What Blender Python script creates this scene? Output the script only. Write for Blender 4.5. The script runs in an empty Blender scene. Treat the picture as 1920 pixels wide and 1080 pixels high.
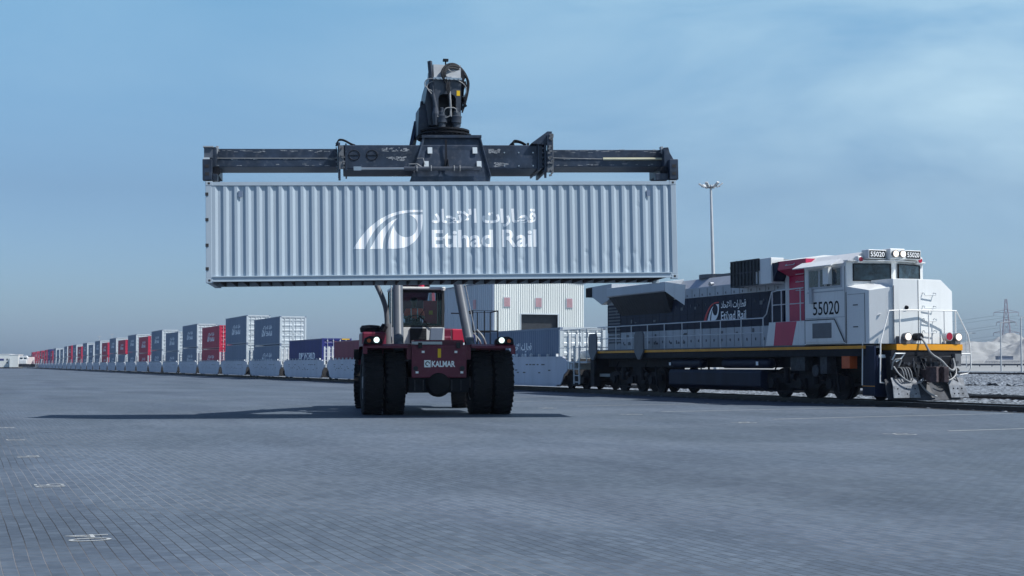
import bpy, bmesh, math, random
from mathutils import Vector, Matrix
random.seed(7)
R = math.radians
SC = bpy.context.scene
COL = SC.collection

# ------------------------------------------------------------ camera, sky, sun, exposure
F = 2667.0
PITCH = math.atan(144 / F)
A = math.atan(1034 / F)            # heading of the railway against the view axis
CA, SA = math.cos(A), math.sin(A)
CC = 28.22                         # distance of the track centre line from the camera
cam = bpy.data.cameras.new('camera')
cam.sensor_width = 36; cam.lens = F / 1920 * 36; cam.clip_end = 12000; cam.clip_start = 0.1
camo = bpy.data.objects.new('camera', cam); COL.objects.link(camo)
camo.location = (0, 0, 1.4); camo.rotation_euler = (R(90) + PITCH, 0, 0)
SC.camera = camo

SUNV = Vector((0.72, -0.26, 1.0)).normalized()
sun = bpy.data.lights.new('sun', 'SUN'); sun.energy = 5.0; sun.angle = R(0.5); sun.color = (1.0, 0.975, 0.93)
suno = bpy.data.objects.new('sun', sun); COL.objects.link(suno)
suno.rotation_euler = SUNV.to_track_quat('Z', 'Y').to_euler()
elev = math.asin(SUNV.z)
azim = math.atan2(SUNV.x, SUNV.y)

w = bpy.data.worlds.new('World'); SC.world = w; w.use_nodes = True
nt = w.node_tree; N = nt.nodes; L = nt.links
for n in list(N): N.remove(n)
wo = N.new('ShaderNodeOutputWorld'); bg = N.new('ShaderNodeBackground'); bg.inputs[1].default_value = 0.15
sky = N.new('ShaderNodeTexSky'); sky.sky_type = 'NISHITA'; sky.sun_disc = False
sky.sun_elevation = elev; sky.sun_rotation = azim; sky.dust_density = 1.6; sky.ozone_density = 3.0; sky.air_density = 1.0
tint = N.new('ShaderNodeMixRGB'); tint.blend_type = 'MULTIPLY'; tint.inputs[0].default_value = 1.0
L.new(sky.outputs[0], tint.inputs[1])
tc = N.new('ShaderNodeTexCoord'); sep = N.new('ShaderNodeSeparateXYZ'); L.new(tc.outputs['Generated'], sep.inputs[0])
ramp = N.new('ShaderNodeValToRGB'); L.new(sep.outputs[2], ramp.inputs[0])   # height above the horizon
SKY_TINT = [(0.0, (0.54, 0.70, 0.99)), (0.05, (0.50, 0.64, 0.84)), (0.12, (0.46, 0.57, 0.69)), (0.25, (0.67, 0.90, 0.90)), (0.42, (0.10, 0.22, 0.50)), (1.0, (0.045, 0.12, 0.39))]
for i, (p_, c_) in enumerate(SKY_TINT):
    e = ramp.color_ramp.elements[i] if i < 2 else ramp.color_ramp.elements.new(p_)
    e.position = p_; e.color = (*[q / 2 for q in c_], 1)
dbl = N.new('ShaderNodeVectorMath'); dbl.operation = 'SCALE'; dbl.inputs['Scale'].default_value = 2.0
L.new(ramp.outputs[0], dbl.inputs[0]); L.new(dbl.outputs[0], tint.inputs[2])
# thin high cloud, streaky
mp = N.new('ShaderNodeMapping'); mp.inputs['Scale'].default_value = (1.6, 1.6, 6.0); mp.inputs['Rotation'].default_value = (0.0, R(8), 0)
L.new(tc.outputs['Generated'], mp.inputs[0])
cn = N.new('ShaderNodeTexNoise'); cn.inputs['Scale'].default_value = 2.2; cn.inputs['Detail'].default_value = 5; cn.inputs['Roughness'].default_value = 0.55; cn.inputs['Distortion'].default_value = 0.6
L.new(mp.outputs[0], cn.inputs[0])
cr = N.new('ShaderNodeValToRGB'); cr.color_ramp.elements[0].position = 0.28; cr.color_ramp.elements[1].position = 0.74
L.new(cn.outputs[0], cr.inputs[0])
mr = N.new('ShaderNodeMapRange'); mr.inputs[1].default_value = 0.03; mr.inputs[2].default_value = 0.22; L.new(sep.outputs[2], mr.inputs[0])
mx = N.new('ShaderNodeMapRange'); mx.inputs[1].default_value = -0.2; mx.inputs[2].default_value = 0.3; mx.inputs[3].default_value = 0.12; L.new(sep.outputs[0], mx.inputs[0])
m1 = N.new('ShaderNodeMath'); m1.operation = 'MULTIPLY'; L.new(cr.outputs[0], m1.inputs[0]); L.new(mr.outputs[0], m1.inputs[1])
m2 = N.new('ShaderNodeMath'); m2.operation = 'MULTIPLY'; L.new(m1.outputs[0], m2.inputs[0]); L.new(mx.outputs[0], m2.inputs[1])
m3 = N.new('ShaderNodeMath'); m3.operation = 'MULTIPLY'; L.new(m2.outputs[0], m3.inputs[0]); m3.inputs[1].default_value = 1.0
cmix = N.new('ShaderNodeMixRGB'); cmix.inputs[2].default_value = (3.5, 4.8, 5.5, 1)
L.new(m3.outputs[0], cmix.inputs[0]); L.new(tint.outputs[0], cmix.inputs[1])
L.new(cmix.outputs[0], bg.inputs[0]); L.new(bg.outputs[0], wo.inputs[0])

SC.view_settings.view_transform = 'Standard'; SC.view_settings.look = 'None'
SC.view_settings.gamma = 1; SC.view_settings.exposure = 0.2
SC.cycles.max_bounces = 6; SC.cycles.transparent_max_bounces = 12
SC.cycles.volume_bounces = 0

# ------------------------------------------------------------ materials
MATS = {}
def mat(name, col, rough=0.55, metal=0.0, var=0.12, scale=1.5, bump=0.0, bscale=20, spec=0.4, col2=None, dirt=0.0, streak=False):
    if name in MATS: return MATS[name]
    m = bpy.data.materials.new(name); m.use_nodes = True
    t = m.node_tree; b = t.nodes['Principled BSDF']
    b.inputs['Roughness'].default_value = rough; b.inputs['Metallic'].default_value = metal
    b.inputs['Specular IOR Level'].default_value = spec
    tcn = t.nodes.new('ShaderNodeTexCoord')
    mpn = t.nodes.new('ShaderNodeMapping'); t.links.new(tcn.outputs['Object'], mpn.inputs[0])
    if streak: mpn.inputs['Scale'].default_value = (1, 1, 0.12)
    nz = t.nodes.new('ShaderNodeTexNoise'); nz.inputs['Scale'].default_value = scale; nz.inputs['Detail'].default_value = 6; nz.inputs['Roughness'].default_value = 0.65
    t.links.new(mpn.outputs[0], nz.inputs[0])
    rp = t.nodes.new('ShaderNodeValToRGB')
    rp.color_ramp.elements[0].position = 0.3; rp.color_ramp.elements[1].position = 0.7
    c2 = col2 or tuple(c * (1 - 2 * var) for c in col)
    rp.color_ramp.elements[0].color = (*c2, 1); rp.color_ramp.elements[1].color = (*[min(1, c * (1 + var)) for c in col], 1)
    t.links.new(nz.outputs[0], rp.inputs[0]); out = rp.outputs[0]
    if dirt:
        nd = t.nodes.new('ShaderNodeTexNoise'); nd.inputs['Scale'].default_value = scale * 4; nd.inputs['Detail'].default_value = 8
        t.links.new(mpn.outputs[0], nd.inputs[0])
        rd = t.nodes.new('ShaderNodeValToRGB'); rd.color_ramp.elements[0].position = 0.55; rd.color_ramp.elements[1].position = 0.72
        t.links.new(nd.outputs[0], rd.inputs[0])
        ml = t.nodes.new('ShaderNodeMath'); ml.operation = 'MULTIPLY'; ml.inputs[1].default_value = dirt; t.links.new(rd.outputs[0], ml.inputs[0])
        mxn = t.nodes.new('ShaderNodeMixRGB'); mxn.inputs[2].default_value = (0.16, 0.15, 0.14, 1)
        t.links.new(ml.outputs[0], mxn.inputs[0]); t.links.new(out, mxn.inputs[1]); out = mxn.outputs[0]
    t.links.new(out, b.inputs['Base Color'])
    if bump:
        nb = t.nodes.new('ShaderNodeTexNoise'); nb.inputs['Scale'].default_value = bscale; nb.inputs['Detail'].default_value = 4
        t.links.new(tcn.outputs['Object'], nb.inputs[0])
        bn = t.nodes.new('ShaderNodeBump'); bn.inputs['Strength'].default_value = bump; bn.inputs['Distance'].default_value = 0.02
        t.links.new(nb.outputs[0], bn.inputs['Height']); t.links.new(bn.outputs[0], b.inputs['Normal'])
    MATS[name] = m; return m
def emis(name, col, s):
    if name in MATS: return MATS[name]
    m = bpy.data.materials.new(name); m.use_nodes = True; b = m.node_tree.nodes['Principled BSDF']
    b.inputs['Base Color'].default_value = (*col, 1); b.inputs['Emission Color'].default_value = (*col, 1); b.inputs['Emission Strength'].default_value = s
    MATS[name] = m; return m
def glass(name, tintc, trans):
    m = bpy.data.materials.new(name); m.use_nodes = True; t = m.node_tree
    for n in list(t.nodes): t.nodes.remove(n)
    o = t.nodes.new('ShaderNodeOutputMaterial'); g = t.nodes.new('ShaderNodeBsdfGlossy'); g.inputs[0].default_value = (0.4, 0.5, 0.55, 1); g.inputs['Roughness'].default_value = 0.03
    tr = t.nodes.new('ShaderNodeBsdfTransparent'); tr.inputs[0].default_value = (*tintc, 1)
    fr = t.nodes.new('ShaderNodeFresnel'); fr.inputs[0].default_value = 1.5
    mx_ = t.nodes.new('ShaderNodeMixShader'); t.links.new(fr.outputs[0], mx_.inputs[0]); t.links.new(tr.outputs[0], mx_.inputs[1]); t.links.new(g.outputs[0], mx_.inputs[2])
    t.links.new(mx_.outputs[0], o.inputs[0]); MATS[name] = m; return m

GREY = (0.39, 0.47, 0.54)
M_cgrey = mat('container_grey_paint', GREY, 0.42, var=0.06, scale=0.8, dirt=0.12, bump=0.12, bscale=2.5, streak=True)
M_cgrey2 = mat('container_grey_shaded', (0.17, 0.22, 0.31), 0.45, var=0.08, scale=0.8, dirt=0.12, streak=True)  # same container grey, darkened for the train sides in shade
M_cred = mat('container_red_paint', (0.50, 0.025, 0.07), 0.45, var=0.1, scale=0.8, dirt=0.12, streak=True)
M_cmaroon = mat('container_maroon_paint', (0.26, 0.05, 0.08), 0.5, var=0.1, scale=0.8, dirt=0.1, streak=True)
M_cblue = mat('container_blue_paint', (0.022, 0.028, 0.17), 0.45, var=0.1, scale=0.8, dirt=0.08, streak=True)
M_cend = mat('container_grey_sunlit', (0.50, 0.56, 0.60), 0.45, var=0.06, scale=1.2, dirt=0.15)  # same grey on the train's door ends, paler for the sun on them
M_under = mat('dark_underfloor', (0.035, 0.036, 0.04), 0.8, var=0.25, scale=3)
M_white = mat('white_paint', (0.80, 0.80, 0.78), 0.4, var=0.03, scale=1.5, dirt=0.05)
M_dec = mat('white_lettering_paint', (0.92, 0.94, 0.95), 0.5, var=0.02)
M_locw = mat('loco_white_paint', (0.72, 0.74, 0.74), 0.35, var=0.05, scale=0.9, dirt=0.22, streak=True)
M_locg = mat('loco_light_grey_paint', (0.40, 0.43, 0.47), 0.4, var=0.08, scale=1.0, dirt=0.25, streak=True)
M_navy = mat('loco_navy_paint', (0.008, 0.015, 0.040), 0.5, spec=0.15, var=0.2, scale=1.2, dirt=0.02, streak=True)
M_locr = mat('loco_red_paint', (0.50, 0.02, 0.085), 0.4, var=0.08, dirt=0.06, streak=True)
M_yel = mat('yellow_stripe_paint', (0.72, 0.31, 0.012), 0.5, var=0.12, dirt=0.3)
M_blk = mat('black_running_gear', (0.008, 0.010, 0.016), 0.65, var=0.3, scale=4, bump=0.2, spec=0.2)
M_dust = mat('dusty_steel', (0.026, 0.032, 0.044), 0.6, var=0.4, scale=3, dirt=0.15)
M_steel = mat('bare_steel', (0.45, 0.47, 0.5), 0.3, metal=0.9, var=0.1)
M_rail = mat('rail_steel', (0.03, 0.028, 0.03), 0.55, metal=0.2, var=0.3, scale=5)
M_railtop = mat('polished_rail_head', (0.35, 0.36, 0.38), 0.25, metal=0.9)
M_wh_rail = mat('galvanised_handrail', (0.62, 0.66, 0.68), 0.45, metal=0.1, var=0.08)
M_spr = mat('spreader_navy_paint', (0.024, 0.038, 0.066), 0.42, var=0.3, scale=2.0, dirt=0.2, bump=0.15, bscale=6)
M_scuff = mat('scuffed_bare_patch', (0.34, 0.36, 0.38), 0.6, var=0.4, scale=18, col2=(0.05, 0.06, 0.08))
M_boom = mat('boom_grey_paint', (0.045, 0.055, 0.075), 0.38, var=0.15, scale=2, dirt=0.2)
M_boomp = mat('boom_worn_pale_face', (0.34, 0.37, 0.40), 0.45, var=0.12, scale=3, dirt=0.3)
M_cyl = mat('cylinder_grey_paint', (0.085, 0.10, 0.125), 0.4, metal=0.0, var=0.08)
M_kred = mat('stacker_maroon_paint', (0.14, 0.012, 0.038), 0.4, var=0.12, scale=2, dirt=0.12)
M_tyre = mat('tyre_rubber', (0.010, 0.011, 0.014), 0.8, var=0.25, scale=5, bump=0.3, bscale=40, spec=0.25)
M_rim = mat('wheel_rim_grey', (0.22, 0.24, 0.27), 0.5, var=0.15)
M_cabw = mat('cab_white_paint', (0.70, 0.72, 0.72), 0.4, var=0.04, dirt=0.1)
M_rub = mat('black_hose', (0.012, 0.013, 0.016), 0.5, var=0.1)
M_hose = mat('pale_hose', (0.26, 0.27, 0.28), 0.5, var=0.1)
M_signal = mat('hazard_yellow', (0.8, 0.5, 0.01), 0.5)
M_vent = mat('black_grille', (0.02, 0.024, 0.03), 0.6, var=0.2)
M_cham = mat('grey_screen_mesh', (0.13, 0.14, 0.155), 0.6, var=0.1)
M_car = mat('well_car_grey_paint', (0.55, 0.58, 0.66), 0.5, var=0.08, scale=0.7, dirt=0.18, streak=True)
M_carw = mat('well_car_white_fittings', (0.60, 0.63, 0.64), 0.5, var=0.08, dirt=0.2)
M_mark = mat('dark_stencil_marks', (0.12, 0.12, 0.13), 0.6)
M_int = mat('cab_interior_dark', (0.03, 0.035, 0.04), 0.7)
M_orange = mat('orange_paint', (0.55, 0.10, 0.02), 0.5)
M_lensr = mat('red_lens', (0.35, 0.01, 0.04), 0.2)
M_lamp = emis('warm_lamp_lens', (1.0, 0.84, 0.70), 0.7)
M_lampc = emis('white_lamp_lens', (0.80, 1.0, 0.95), 1.1)
M_glass = glass('clear_glass', (0.90, 0.97, 0.98), 1)
M_gdark = mat('tinted_window_glass', (0.022, 0.045, 0.065), 0.06, var=0.5, scale=2.5, spec=0.6)
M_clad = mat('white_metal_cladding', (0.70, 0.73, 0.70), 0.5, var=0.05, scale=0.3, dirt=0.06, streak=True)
M_pink = mat('faded_red_louvre', (0.52, 0.30, 0.32), 0.6, var=0.1)
M_dash = mat('road_paint', (0.38, 0.40, 0.40), 0.6, var=0.3, scale=30, col2=(0.24, 0.25, 0.25))
M_pole = mat('mast_galvanised', (0.50, 0.52, 0.53), 0.5, var=0.06)
M_pylon = mat('pylon_haze_paled', (0.34, 0.27, 0.31), 0.6)  # one pale pinkish tone, distance haze put into the colour
M_skin = mat('skin', (0.16, 0.09, 0.06), 0.5)
M_hair = mat('dark_hair', (0.01, 0.01, 0.01), 0.6)
M_vest = mat('hi_vis_orange_vest', (0.95, 0.13, 0.08), 0.6, var=0.1, scale=6)
M_trous = mat('navy_trousers', (0.02, 0.03, 0.06), 0.8)
M_refl = mat('reflective_tape', (0.7, 0.72, 0.7), 0.3)

# ------------------------------------------------------------ mesh helpers
class MB:
    def __init__(s, off=(0, 0, 0)): s.v = []; s.f = []; s.off = Vector(off)
    def add(s, vs, fs):
        n = len(s.v); s.v += [Vector(v) - s.off for v in vs]; s.f += [tuple(n + i for i in f) for f in fs]; return s
    def box(s, x0, x1, y0, y1, z0, z1):
        return s.add([(x0, y0, z0), (x1, y0, z0), (x1, y1, z0), (x0, y1, z0), (x0, y0, z1), (x1, y0, z1), (x1, y1, z1), (x0, y1, z1)],
                     [(0, 3, 2, 1), (4, 5, 6, 7), (0, 1, 5, 4), (1, 2, 6, 5), (2, 3, 7, 6), (3, 0, 4, 7)])
    def obox(s, c, size, M):
        hx, hy, hz = [q / 2 for q in size]; c = Vector(c)
        vs = [c + M @ Vector((i * hx, j * hy, k * hz)) for i, j, k in [(-1, -1, -1), (1, -1, -1), (1, 1, -1), (-1, 1, -1), (-1, -1, 1), (1, -1, 1), (1, 1, 1), (-1, 1, 1)]]
        return s.add(vs, [(0, 3, 2, 1), (4, 5, 6, 7), (0, 1, 5, 4), (1, 2, 6, 5), (2, 3, 7, 6), (3, 0, 4, 7)])
    def beam(s, p0, p1, wd, ht, up=(0, 0, 1)):       # a bar between two points
        p0, p1 = Vector(p0), Vector(p1); d = (p1 - p0); l = d.length; d.normalize()
        y = Vector(up).cross(d)
        if y.length < 1e-4: y = Vector((0, 1, 0)).cross(d)
        y.normalize(); z = d.cross(y)
        return s.obox((p0 + p1) / 2, (l, wd, ht), Matrix((d, y, z)).transposed())
    def prism(s, pts, axis, a0, a1):                 # polygon in the two other axes, extruded along axis
        n = len(pts)
        def P(p, t): return {'x': (t, p[0], p[1]), 'y': (p[0], t, p[1]), 'z': (p[0], p[1], t)}[axis]
        return s.add([P(p, a0) for p in pts] + [P(p, a1) for p in pts],
                     [tuple(range(n)), tuple(range(2 * n - 1, n - 1, -1))] + [(i, (i + 1) % n, n + (i + 1) % n, n + i) for i in range(n)])
    def loft(s, rings):                              # closed rings of equal length, capped
        n = len(rings[0]); vs = [p for r in rings for p in r]; fs = [tuple(range(n))[::-1], tuple(range((len(rings) - 1) * n, len(rings) * n))]
        for k in range(len(rings) - 1):
            for i in range(n): fs.append((k * n + i, k * n + (i + 1) % n, (k + 1) * n + (i + 1) % n, (k + 1) * n + i))
        return s.add(vs, fs)
    def cyl(s, p0, p1, r, r2=None, n=16):
        p0, p1 = Vector(p0), Vector(p1); d = (p1 - p0).normalized(); r2 = r if r2 is None else r2
        a_ = d.orthogonal().normalized(); b_ = d.cross(a_)
        return s.loft([[p + (a_ * math.cos(6.28318 * i / n) + b_ * math.sin(6.28318 * i / n)) * q for i in range(n)] for p, q in ((p0, r), (p1, r2))])
    def lathe(s, c, ax, prof, n=32):                 # prof: (along, radius)
        c = Vector(c); d = Vector(ax).normalized(); a_ = d.orthogonal().normalized(); b_ = d.cross(a_)
        return s.loft([[c + d * t + (a_ * math.cos(6.28318 * i / n) + b_ * math.sin(6.28318 * i / n)) * q for i in range(n)] for t, q in prof])
    def tube(s, pts, r, n=8, smooth=0):
        pts = [Vector(p) for p in pts]
        for _ in range(smooth):
            q = [pts[0]]
            for i in range(len(pts) - 1): q += [pts[i] * .75 + pts[i + 1] * .25, pts[i] * .25 + pts[i + 1] * .75]
            pts = q + [pts[-1]]
        rings = []; a_ = (pts[1] - pts[0]).normalized().orthogonal().normalized()
        for i, p in enumerate(pts):
            d = (pts[min(i + 1, len(pts) - 1)] - pts[max(i - 1, 0)]).normalized()
            a_ = (a_ - d * a_.dot(d)).normalized(); b_ = d.cross(a_)
            rings.append([p + (a_ * math.cos(6.28318 * k / n) + b_ * math.sin(6.28318 * k / n)) * r for k in range(n)])
        return s.loft(rings)
    def grid(s, nx, ny, fn):
        vs = [fn(i / (nx - 1), j / (ny - 1)) for j in range(ny) for i in range(nx)]
        return s.add(vs, [(j * nx + i, j * nx + i + 1, (j + 1) * nx + i + 1, (j + 1) * nx + i) for j in range(ny - 1) for i in range(nx - 1)])
    def build(s, name, m, parent=None, bevel=0, smooth=False, recalc=True):
        me = bpy.data.meshes.new(name); me.from_pydata([tuple(v) for v in s.v], [], s.f)
        if recalc:
            b = bmesh.new(); b.from_mesh(me); bmesh.ops.recalc_face_normals(b, faces=b.faces); b.to_mesh(me); b.free()
        me.materials.append(m)
        if smooth:
            me.polygons.foreach_set('use_smooth', [True] * len(me.polygons)); me.set_sharp_from_angle(angle=R(35))
        o = bpy.data.objects.new(name, me); COL.objects.link(o)
        if parent: o.parent = parent
        if bevel:
            bv = o.modifiers.new('bevel', 'BEVEL'); bv.width = bevel; bv.segments = 2; bv.limit_method = 'ANGLE'; bv.angle_limit = R(40)
        return o
def tag(o, label=None, cat=None, group=None, kind=None):
    if label: o['label'] = label
    if cat: o['category'] = cat
    if group: o['group'] = group
    if kind: o['kind'] = kind
    return o
def empty(name, loc, rz=0.0):
    o = bpy.data.objects.new(name, None); COL.objects.link(o); o.location = loc; o.rotation_euler = (0, 0, rz); o.empty_display_size = .3
    return o
KIDS = {}
def kids(o):
    return [c for c in COL.objects if c.parent == o]
def copy_tree(o, parent=None):
    c = o.copy(); COL.objects.link(c); c.parent = parent
    for ch in kids(o): copy_tree(ch, c)
    return c
RZT = A - R(90)
def on_track(xl, yl=0, z=0):         # railway frame -> world
    c = CC + yl
    return Vector((c * CA + xl * SA, c * SA - xl * CA, z))

# ------------------------------------------------------------ lettering
def text_geo(s, x0, x1, z0, z1, bold=0.0):
    """flat text outline fitted to the box, returned as (verts2d, faces)"""
    cu = bpy.data.curves.new('t', 'FONT'); cu.body = s; cu.size = 1; cu.offset = bold; cu.resolution_u = 3
    o = bpy.data.objects.new('t', cu); COL.objects.link(o)
    dg = bpy.context.evaluated_depsgraph_get(); dg.update()
    me = bpy.data.meshes.new_from_object(o.evaluated_get(dg))
    vs = [v.co.copy() for v in me.vertices]; fs = [tuple(p.vertices) for p in me.polygons]
    bpy.data.objects.remove(o); bpy.data.curves.remove(cu); bpy.data.meshes.remove(me)
    a0 = min(v.x for v in vs); a1 = max(v.x for v in vs); b0 = min(v.y for v in vs); b1 = max(v.y for v in vs)
    return [(x0 + (v.x - a0) / (a1 - a0) * (x1 - x0), z0 + (v.y - b0) / (b1 - b0) * (z1 - z0)) for v in vs], fs
def bz(pts, k=2):      # corner cutting of an open polyline
    for _ in range(k):
        q = [pts[0]]
        for i in range(len(pts) - 1):
            (ax, ay), (bx, by) = pts[i], pts[i + 1]
            q += [(ax * .75 + bx * .25, ay * .75 + by * .25), (ax * .25 + bx * .75, ay * .25 + by * .75)]
        pts = q + [pts[-1]]
    return pts
E1 = bz([(120, 480), (165, 410), (215, 340), (290, 265), (380, 200), (480, 155), (580, 133), (680, 128), (748, 130)]) + bz([(748, 150), (680, 150), (600, 156), (530, 170), (470, 190), (400, 230), (330, 295), (280, 365), (250, 420), (228, 480)])
E2 = bz([(272, 480), (300, 430), (340, 355), (390, 295), (440, 248), (490, 215), (528, 200)]) + bz([(528, 200), (480, 250), (440, 310), (405, 370), (390, 420), (385, 480)])[1:]
E3 = bz([(425, 480), (435, 410), (455, 340), (490, 265)]) + bz([(490, 265), (497, 305), (518, 340), (553, 368), (595, 378), (640, 370), (675, 343), (697, 300), (702, 258), (692, 222), (665, 192), (620, 172)])[1:] + bz([(748, 172), (748, 250), (735, 320), (705, 380), (660, 430), (600, 465), (540, 478), (480, 480)])
ARAB = "\uFEA9\uFE8E\uFEA4\uFE97\uFEFB\uFE8D \uFE95\uFE8D\uFEAD\uFE8E\uFEC4\uFED7"
def tri(poly):
    from mathutils.geometry import tessellate_polygon
    q = [p for k, p in enumerate(poly) if math.dist(p, poly[k - 1]) > .5]
    return q, [tuple(f) for f in tessellate_polygon([[Vector((p[0], p[1], 0)) for p in q]])]
def emblem_geo(sc, cx, cz, which=(0, 1, 2)):    # crop coordinates -> metres, centred on (955, 304)
    V_, F_ = [], []
    for e in [(E1, E2, E3)[i] for i in which]:
        v, f = tri(e); n = len(V_); V_ += [(cx + (p[0] - 955) * sc, cz - (p[1] - 304) * sc) for p in v]; F_ += [tuple(n + i for i in q) for q in f]
    return V_, F_
def letter_geo(sc, cx, cz, bold=1.0):
    X = lambda v: cx + (v - 955) * sc
    Z = lambda v: cz - (v - 304) * sc
    v1, f1 = text_geo("Etihad Rail", X(828), X(1785), Z(474), Z(312), 0.026 * bold)
    v2, f2 = text_geo(ARAB, X(828), X(1782), Z(290), Z(120), 0.032 * bold)
    n = len(v1); return v1 + v2, f1 + [tuple(n + i for i in q) for q in f2]
def place_geo(name, geo, fn, m, parent, cuts=None):
    """fn(u, z) -> xyz; cuts: u values at which the flat shape is split first so that it can follow folds"""
    v, f = geo
    b = bmesh.new(); bv = [b.verts.new((p[0], p[1], 0)) for p in v]
    for q in f:
        try: b.faces.new([bv[i] for i in q])
        except ValueError: pass
    bmesh.ops.remove_doubles(b, verts=b.verts, dist=1e-5)
    if cuts:
        lo, hi = min(p[0] for p in v), max(p[0] for p in v)
        for c in cuts:
            if lo < c < hi:
                bmesh.ops.bisect_plane(b, geom=b.verts[:] + b.edges[:] + b.faces[:], plane_co=(c, 0, 0), plane_no=(1, 0, 0), dist=1e-6)
    for vv in b.verts: vv.co = Vector(fn(vv.co.x, vv.co.y))
    me = bpy.data.meshes.new(name); b.to_mesh(me); b.free(); me.materials.append(m)
    o = bpy.data.objects.new(name, me); COL.objects.link(o); o.parent = parent
    return o

# ------------------------------------------------------------ ground
def ground_z(c):
    pts = [(-5000, 0), (15, 0), (26.95, .09)]
    if c <= 15: return 0
    return .09 * (c - 15) / 11.95
def pav_mat():
    m = bpy.data.materials.new('block_paving'); m.use_nodes = True; t = m.node_tree; b = t.nodes['Principled BSDF']
    tcn = t.nodes.new('ShaderNodeTexCoord')
    br = t.nodes.new('ShaderNodeTexBrick'); br.inputs['Scale'].default_value = 1.0; br.inputs['Brick Width'].default_value = 0.20; br.inputs['Row Height'].default_value = 0.10
    br.inputs['Mortar Size'].default_value = 0.0045; br.inputs['Mortar Smooth'].default_value = 0.4; br.inputs['Bias'].default_value = 0.0
    br.inputs['Color1'].default_value = (0.080, 0.104, 0.132, 1); br.inputs['Color2'].default_value = (0.106, 0.135, 0.166, 1); br.inputs['Mortar'].default_value = (0.10, 0.10, 0.10, 1)
    wn = t.nodes.new('ShaderNodeTexNoise'); wn.inputs['Scale'].default_value = 0.35; wn.inputs['Detail'].default_value = 2
    t.links.new(tcn.outputs['Object'], wn.inputs[0])
    wv = t.nodes.new('ShaderNodeVectorMath'); wv.operation = 'MULTIPLY_ADD'; wv.inputs[1].default_value = (0.05, 0.05, 0)
    t.links.new(wn.outputs['Color'], wv.inputs[0]); t.links.new(tcn.outputs['Object'], wv.inputs[2])
    t.links.new(wv.outputs[0], br.inputs['Vector'])
    # joints are sandy and pale in places, dark elsewhere
    jn = t.nodes.new('ShaderNodeTexNoise'); jn.inputs['Scale'].default_value = 0.25; jn.inputs['Detail'].default_value = 5
    t.links.new(tcn.outputs['Object'], jn.inputs[0])
    jr = t.nodes.new('ShaderNodeValToRGB'); jr.color_ramp.elements[0].position = 0.45; jr.color_ramp.elements[1].position = 0.6
    jr.color_ramp.elements[0].color = (0.045, 0.045, 0.045, 1); jr.color_ramp.elements[1].color = (0.20, 0.205, 0.21, 1)
    t.links.new(jn.outputs[0], jr.inputs[0]); t.links.new(jr.outputs[0], br.inputs['Mortar'])
    # broad stains and tyre-worn bands
    def noise(scale, sx, sy, lo, hi, c0, c1):
        mp_ = t.nodes.new('ShaderNodeMapping'); mp_.inputs['Scale'].default_value = (sx, sy, 1); t.links.new(tcn.outputs['Object'], mp_.inputs[0])
        n_ = t.nodes.new('ShaderNodeTexNoise'); n_.inputs['Scale'].default_value = scale; n_.inputs['Detail'].default_value = 7; n_.inputs['Roughness'].default_value = .6; t.links.new(mp_.outputs[0], n_.inputs[0])
        r_ = t.nodes.new('ShaderNodeValToRGB'); r_.color_ramp.elements[0].position = lo; r_.color_ramp.elements[1].position = hi
        r_.color_ramp.elements[0].color = (c0, c0, c0, 1); r_.color_ramp.elements[1].color = (c1, c1, c1 * 1.02, 1); t.links.new(n_.outputs[0], r_.inputs[0]); return r_.outputs[0]
    out = br.outputs['Color']
    for o_ in (noise(0.12, 1, 1, .3, .7, .86, 1.1), noise(0.5, 0.12, 1.0, .35, .7, .92, 1.05), noise(9, 1, 1, .3, .7, .85, 1.15), noise(0.3, .15, 1, .52, .6, 1.0, .88), noise(1.6, 1, 1, .62, .72, 1.0, .8)):
        mm = t.nodes.new('ShaderNodeMixRGB'); mm.blend_type = 'MULTIPLY'; mm.inputs[0].default_value = 1; t.links.new(out, mm.inputs[1]); t.links.new(o_, mm.inputs[2]); out = mm.outputs[0]
    t.links.new(out, b.inputs['Base Color']); b.inputs['Roughness'].default_value = 0.7; b.inputs['Specular IOR Level'].default_value = 0.12
    bn = t.nodes.new('ShaderNodeBump'); bn.inputs['Strength'].default_value = 0.55; bn.inputs['Distance'].default_value = 0.006
    inv = t.nodes.new('ShaderNodeMath'); inv.operation = 'SUBTRACT'; inv.inputs[0].default_value = 1; t.links.new(br.outputs['Fac'], inv.inputs[1])
    t.links.new(inv.outputs[0], bn.inputs['Height']); t.links.new(bn.outputs[0], b.inputs['Normal'])
    return m
def gravel_mat(name, c0, c1, scale=14, bump=1.0):
    m = bpy.data.materials.new(name); m.use_nodes = True; t = m.node_tree; b = t.nodes['Principled BSDF']
    tcn = t.nodes.new('ShaderNodeTexCoord'); v = t.nodes.new('ShaderNodeTexVoronoi'); v.inputs['Scale'].default_value = scale; t.links.new(tcn.outputs['Object'], v.inputs[0])
    r_ = t.nodes.new('ShaderNodeValToRGB'); r_.color_ramp.elements[0].color = (*c0, 1); r_.color_ramp.elements[1].color = (*c1, 1); t.links.new(v.outputs['Color'], r_.inputs[0])
    t.links.new(r_.outputs[0], b.inputs['Base Color']); b.inputs['Roughness'].default_value = 0.85
    bn = t.nodes.new('ShaderNodeBump'); bn.inputs['Strength'].default_value = bump; bn.inputs['Distance'].default_value = 0.04
    t.links.new(v.outputs['Distance'], bn.inputs['Height']); t.links.new(bn.outputs[0], b.inputs['Normal'])
    return m
M_pav = pav_mat()
M_bal = gravel_mat('grey_ballast', (0.015, 0.02, 0.026), (0.27, 0.31, 0.36), 8, .8)
M_grav = gravel_mat('pale_gravel', (0.12, 0.125, 0.13), (0.30, 0.30, 0.30), 9)
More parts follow.
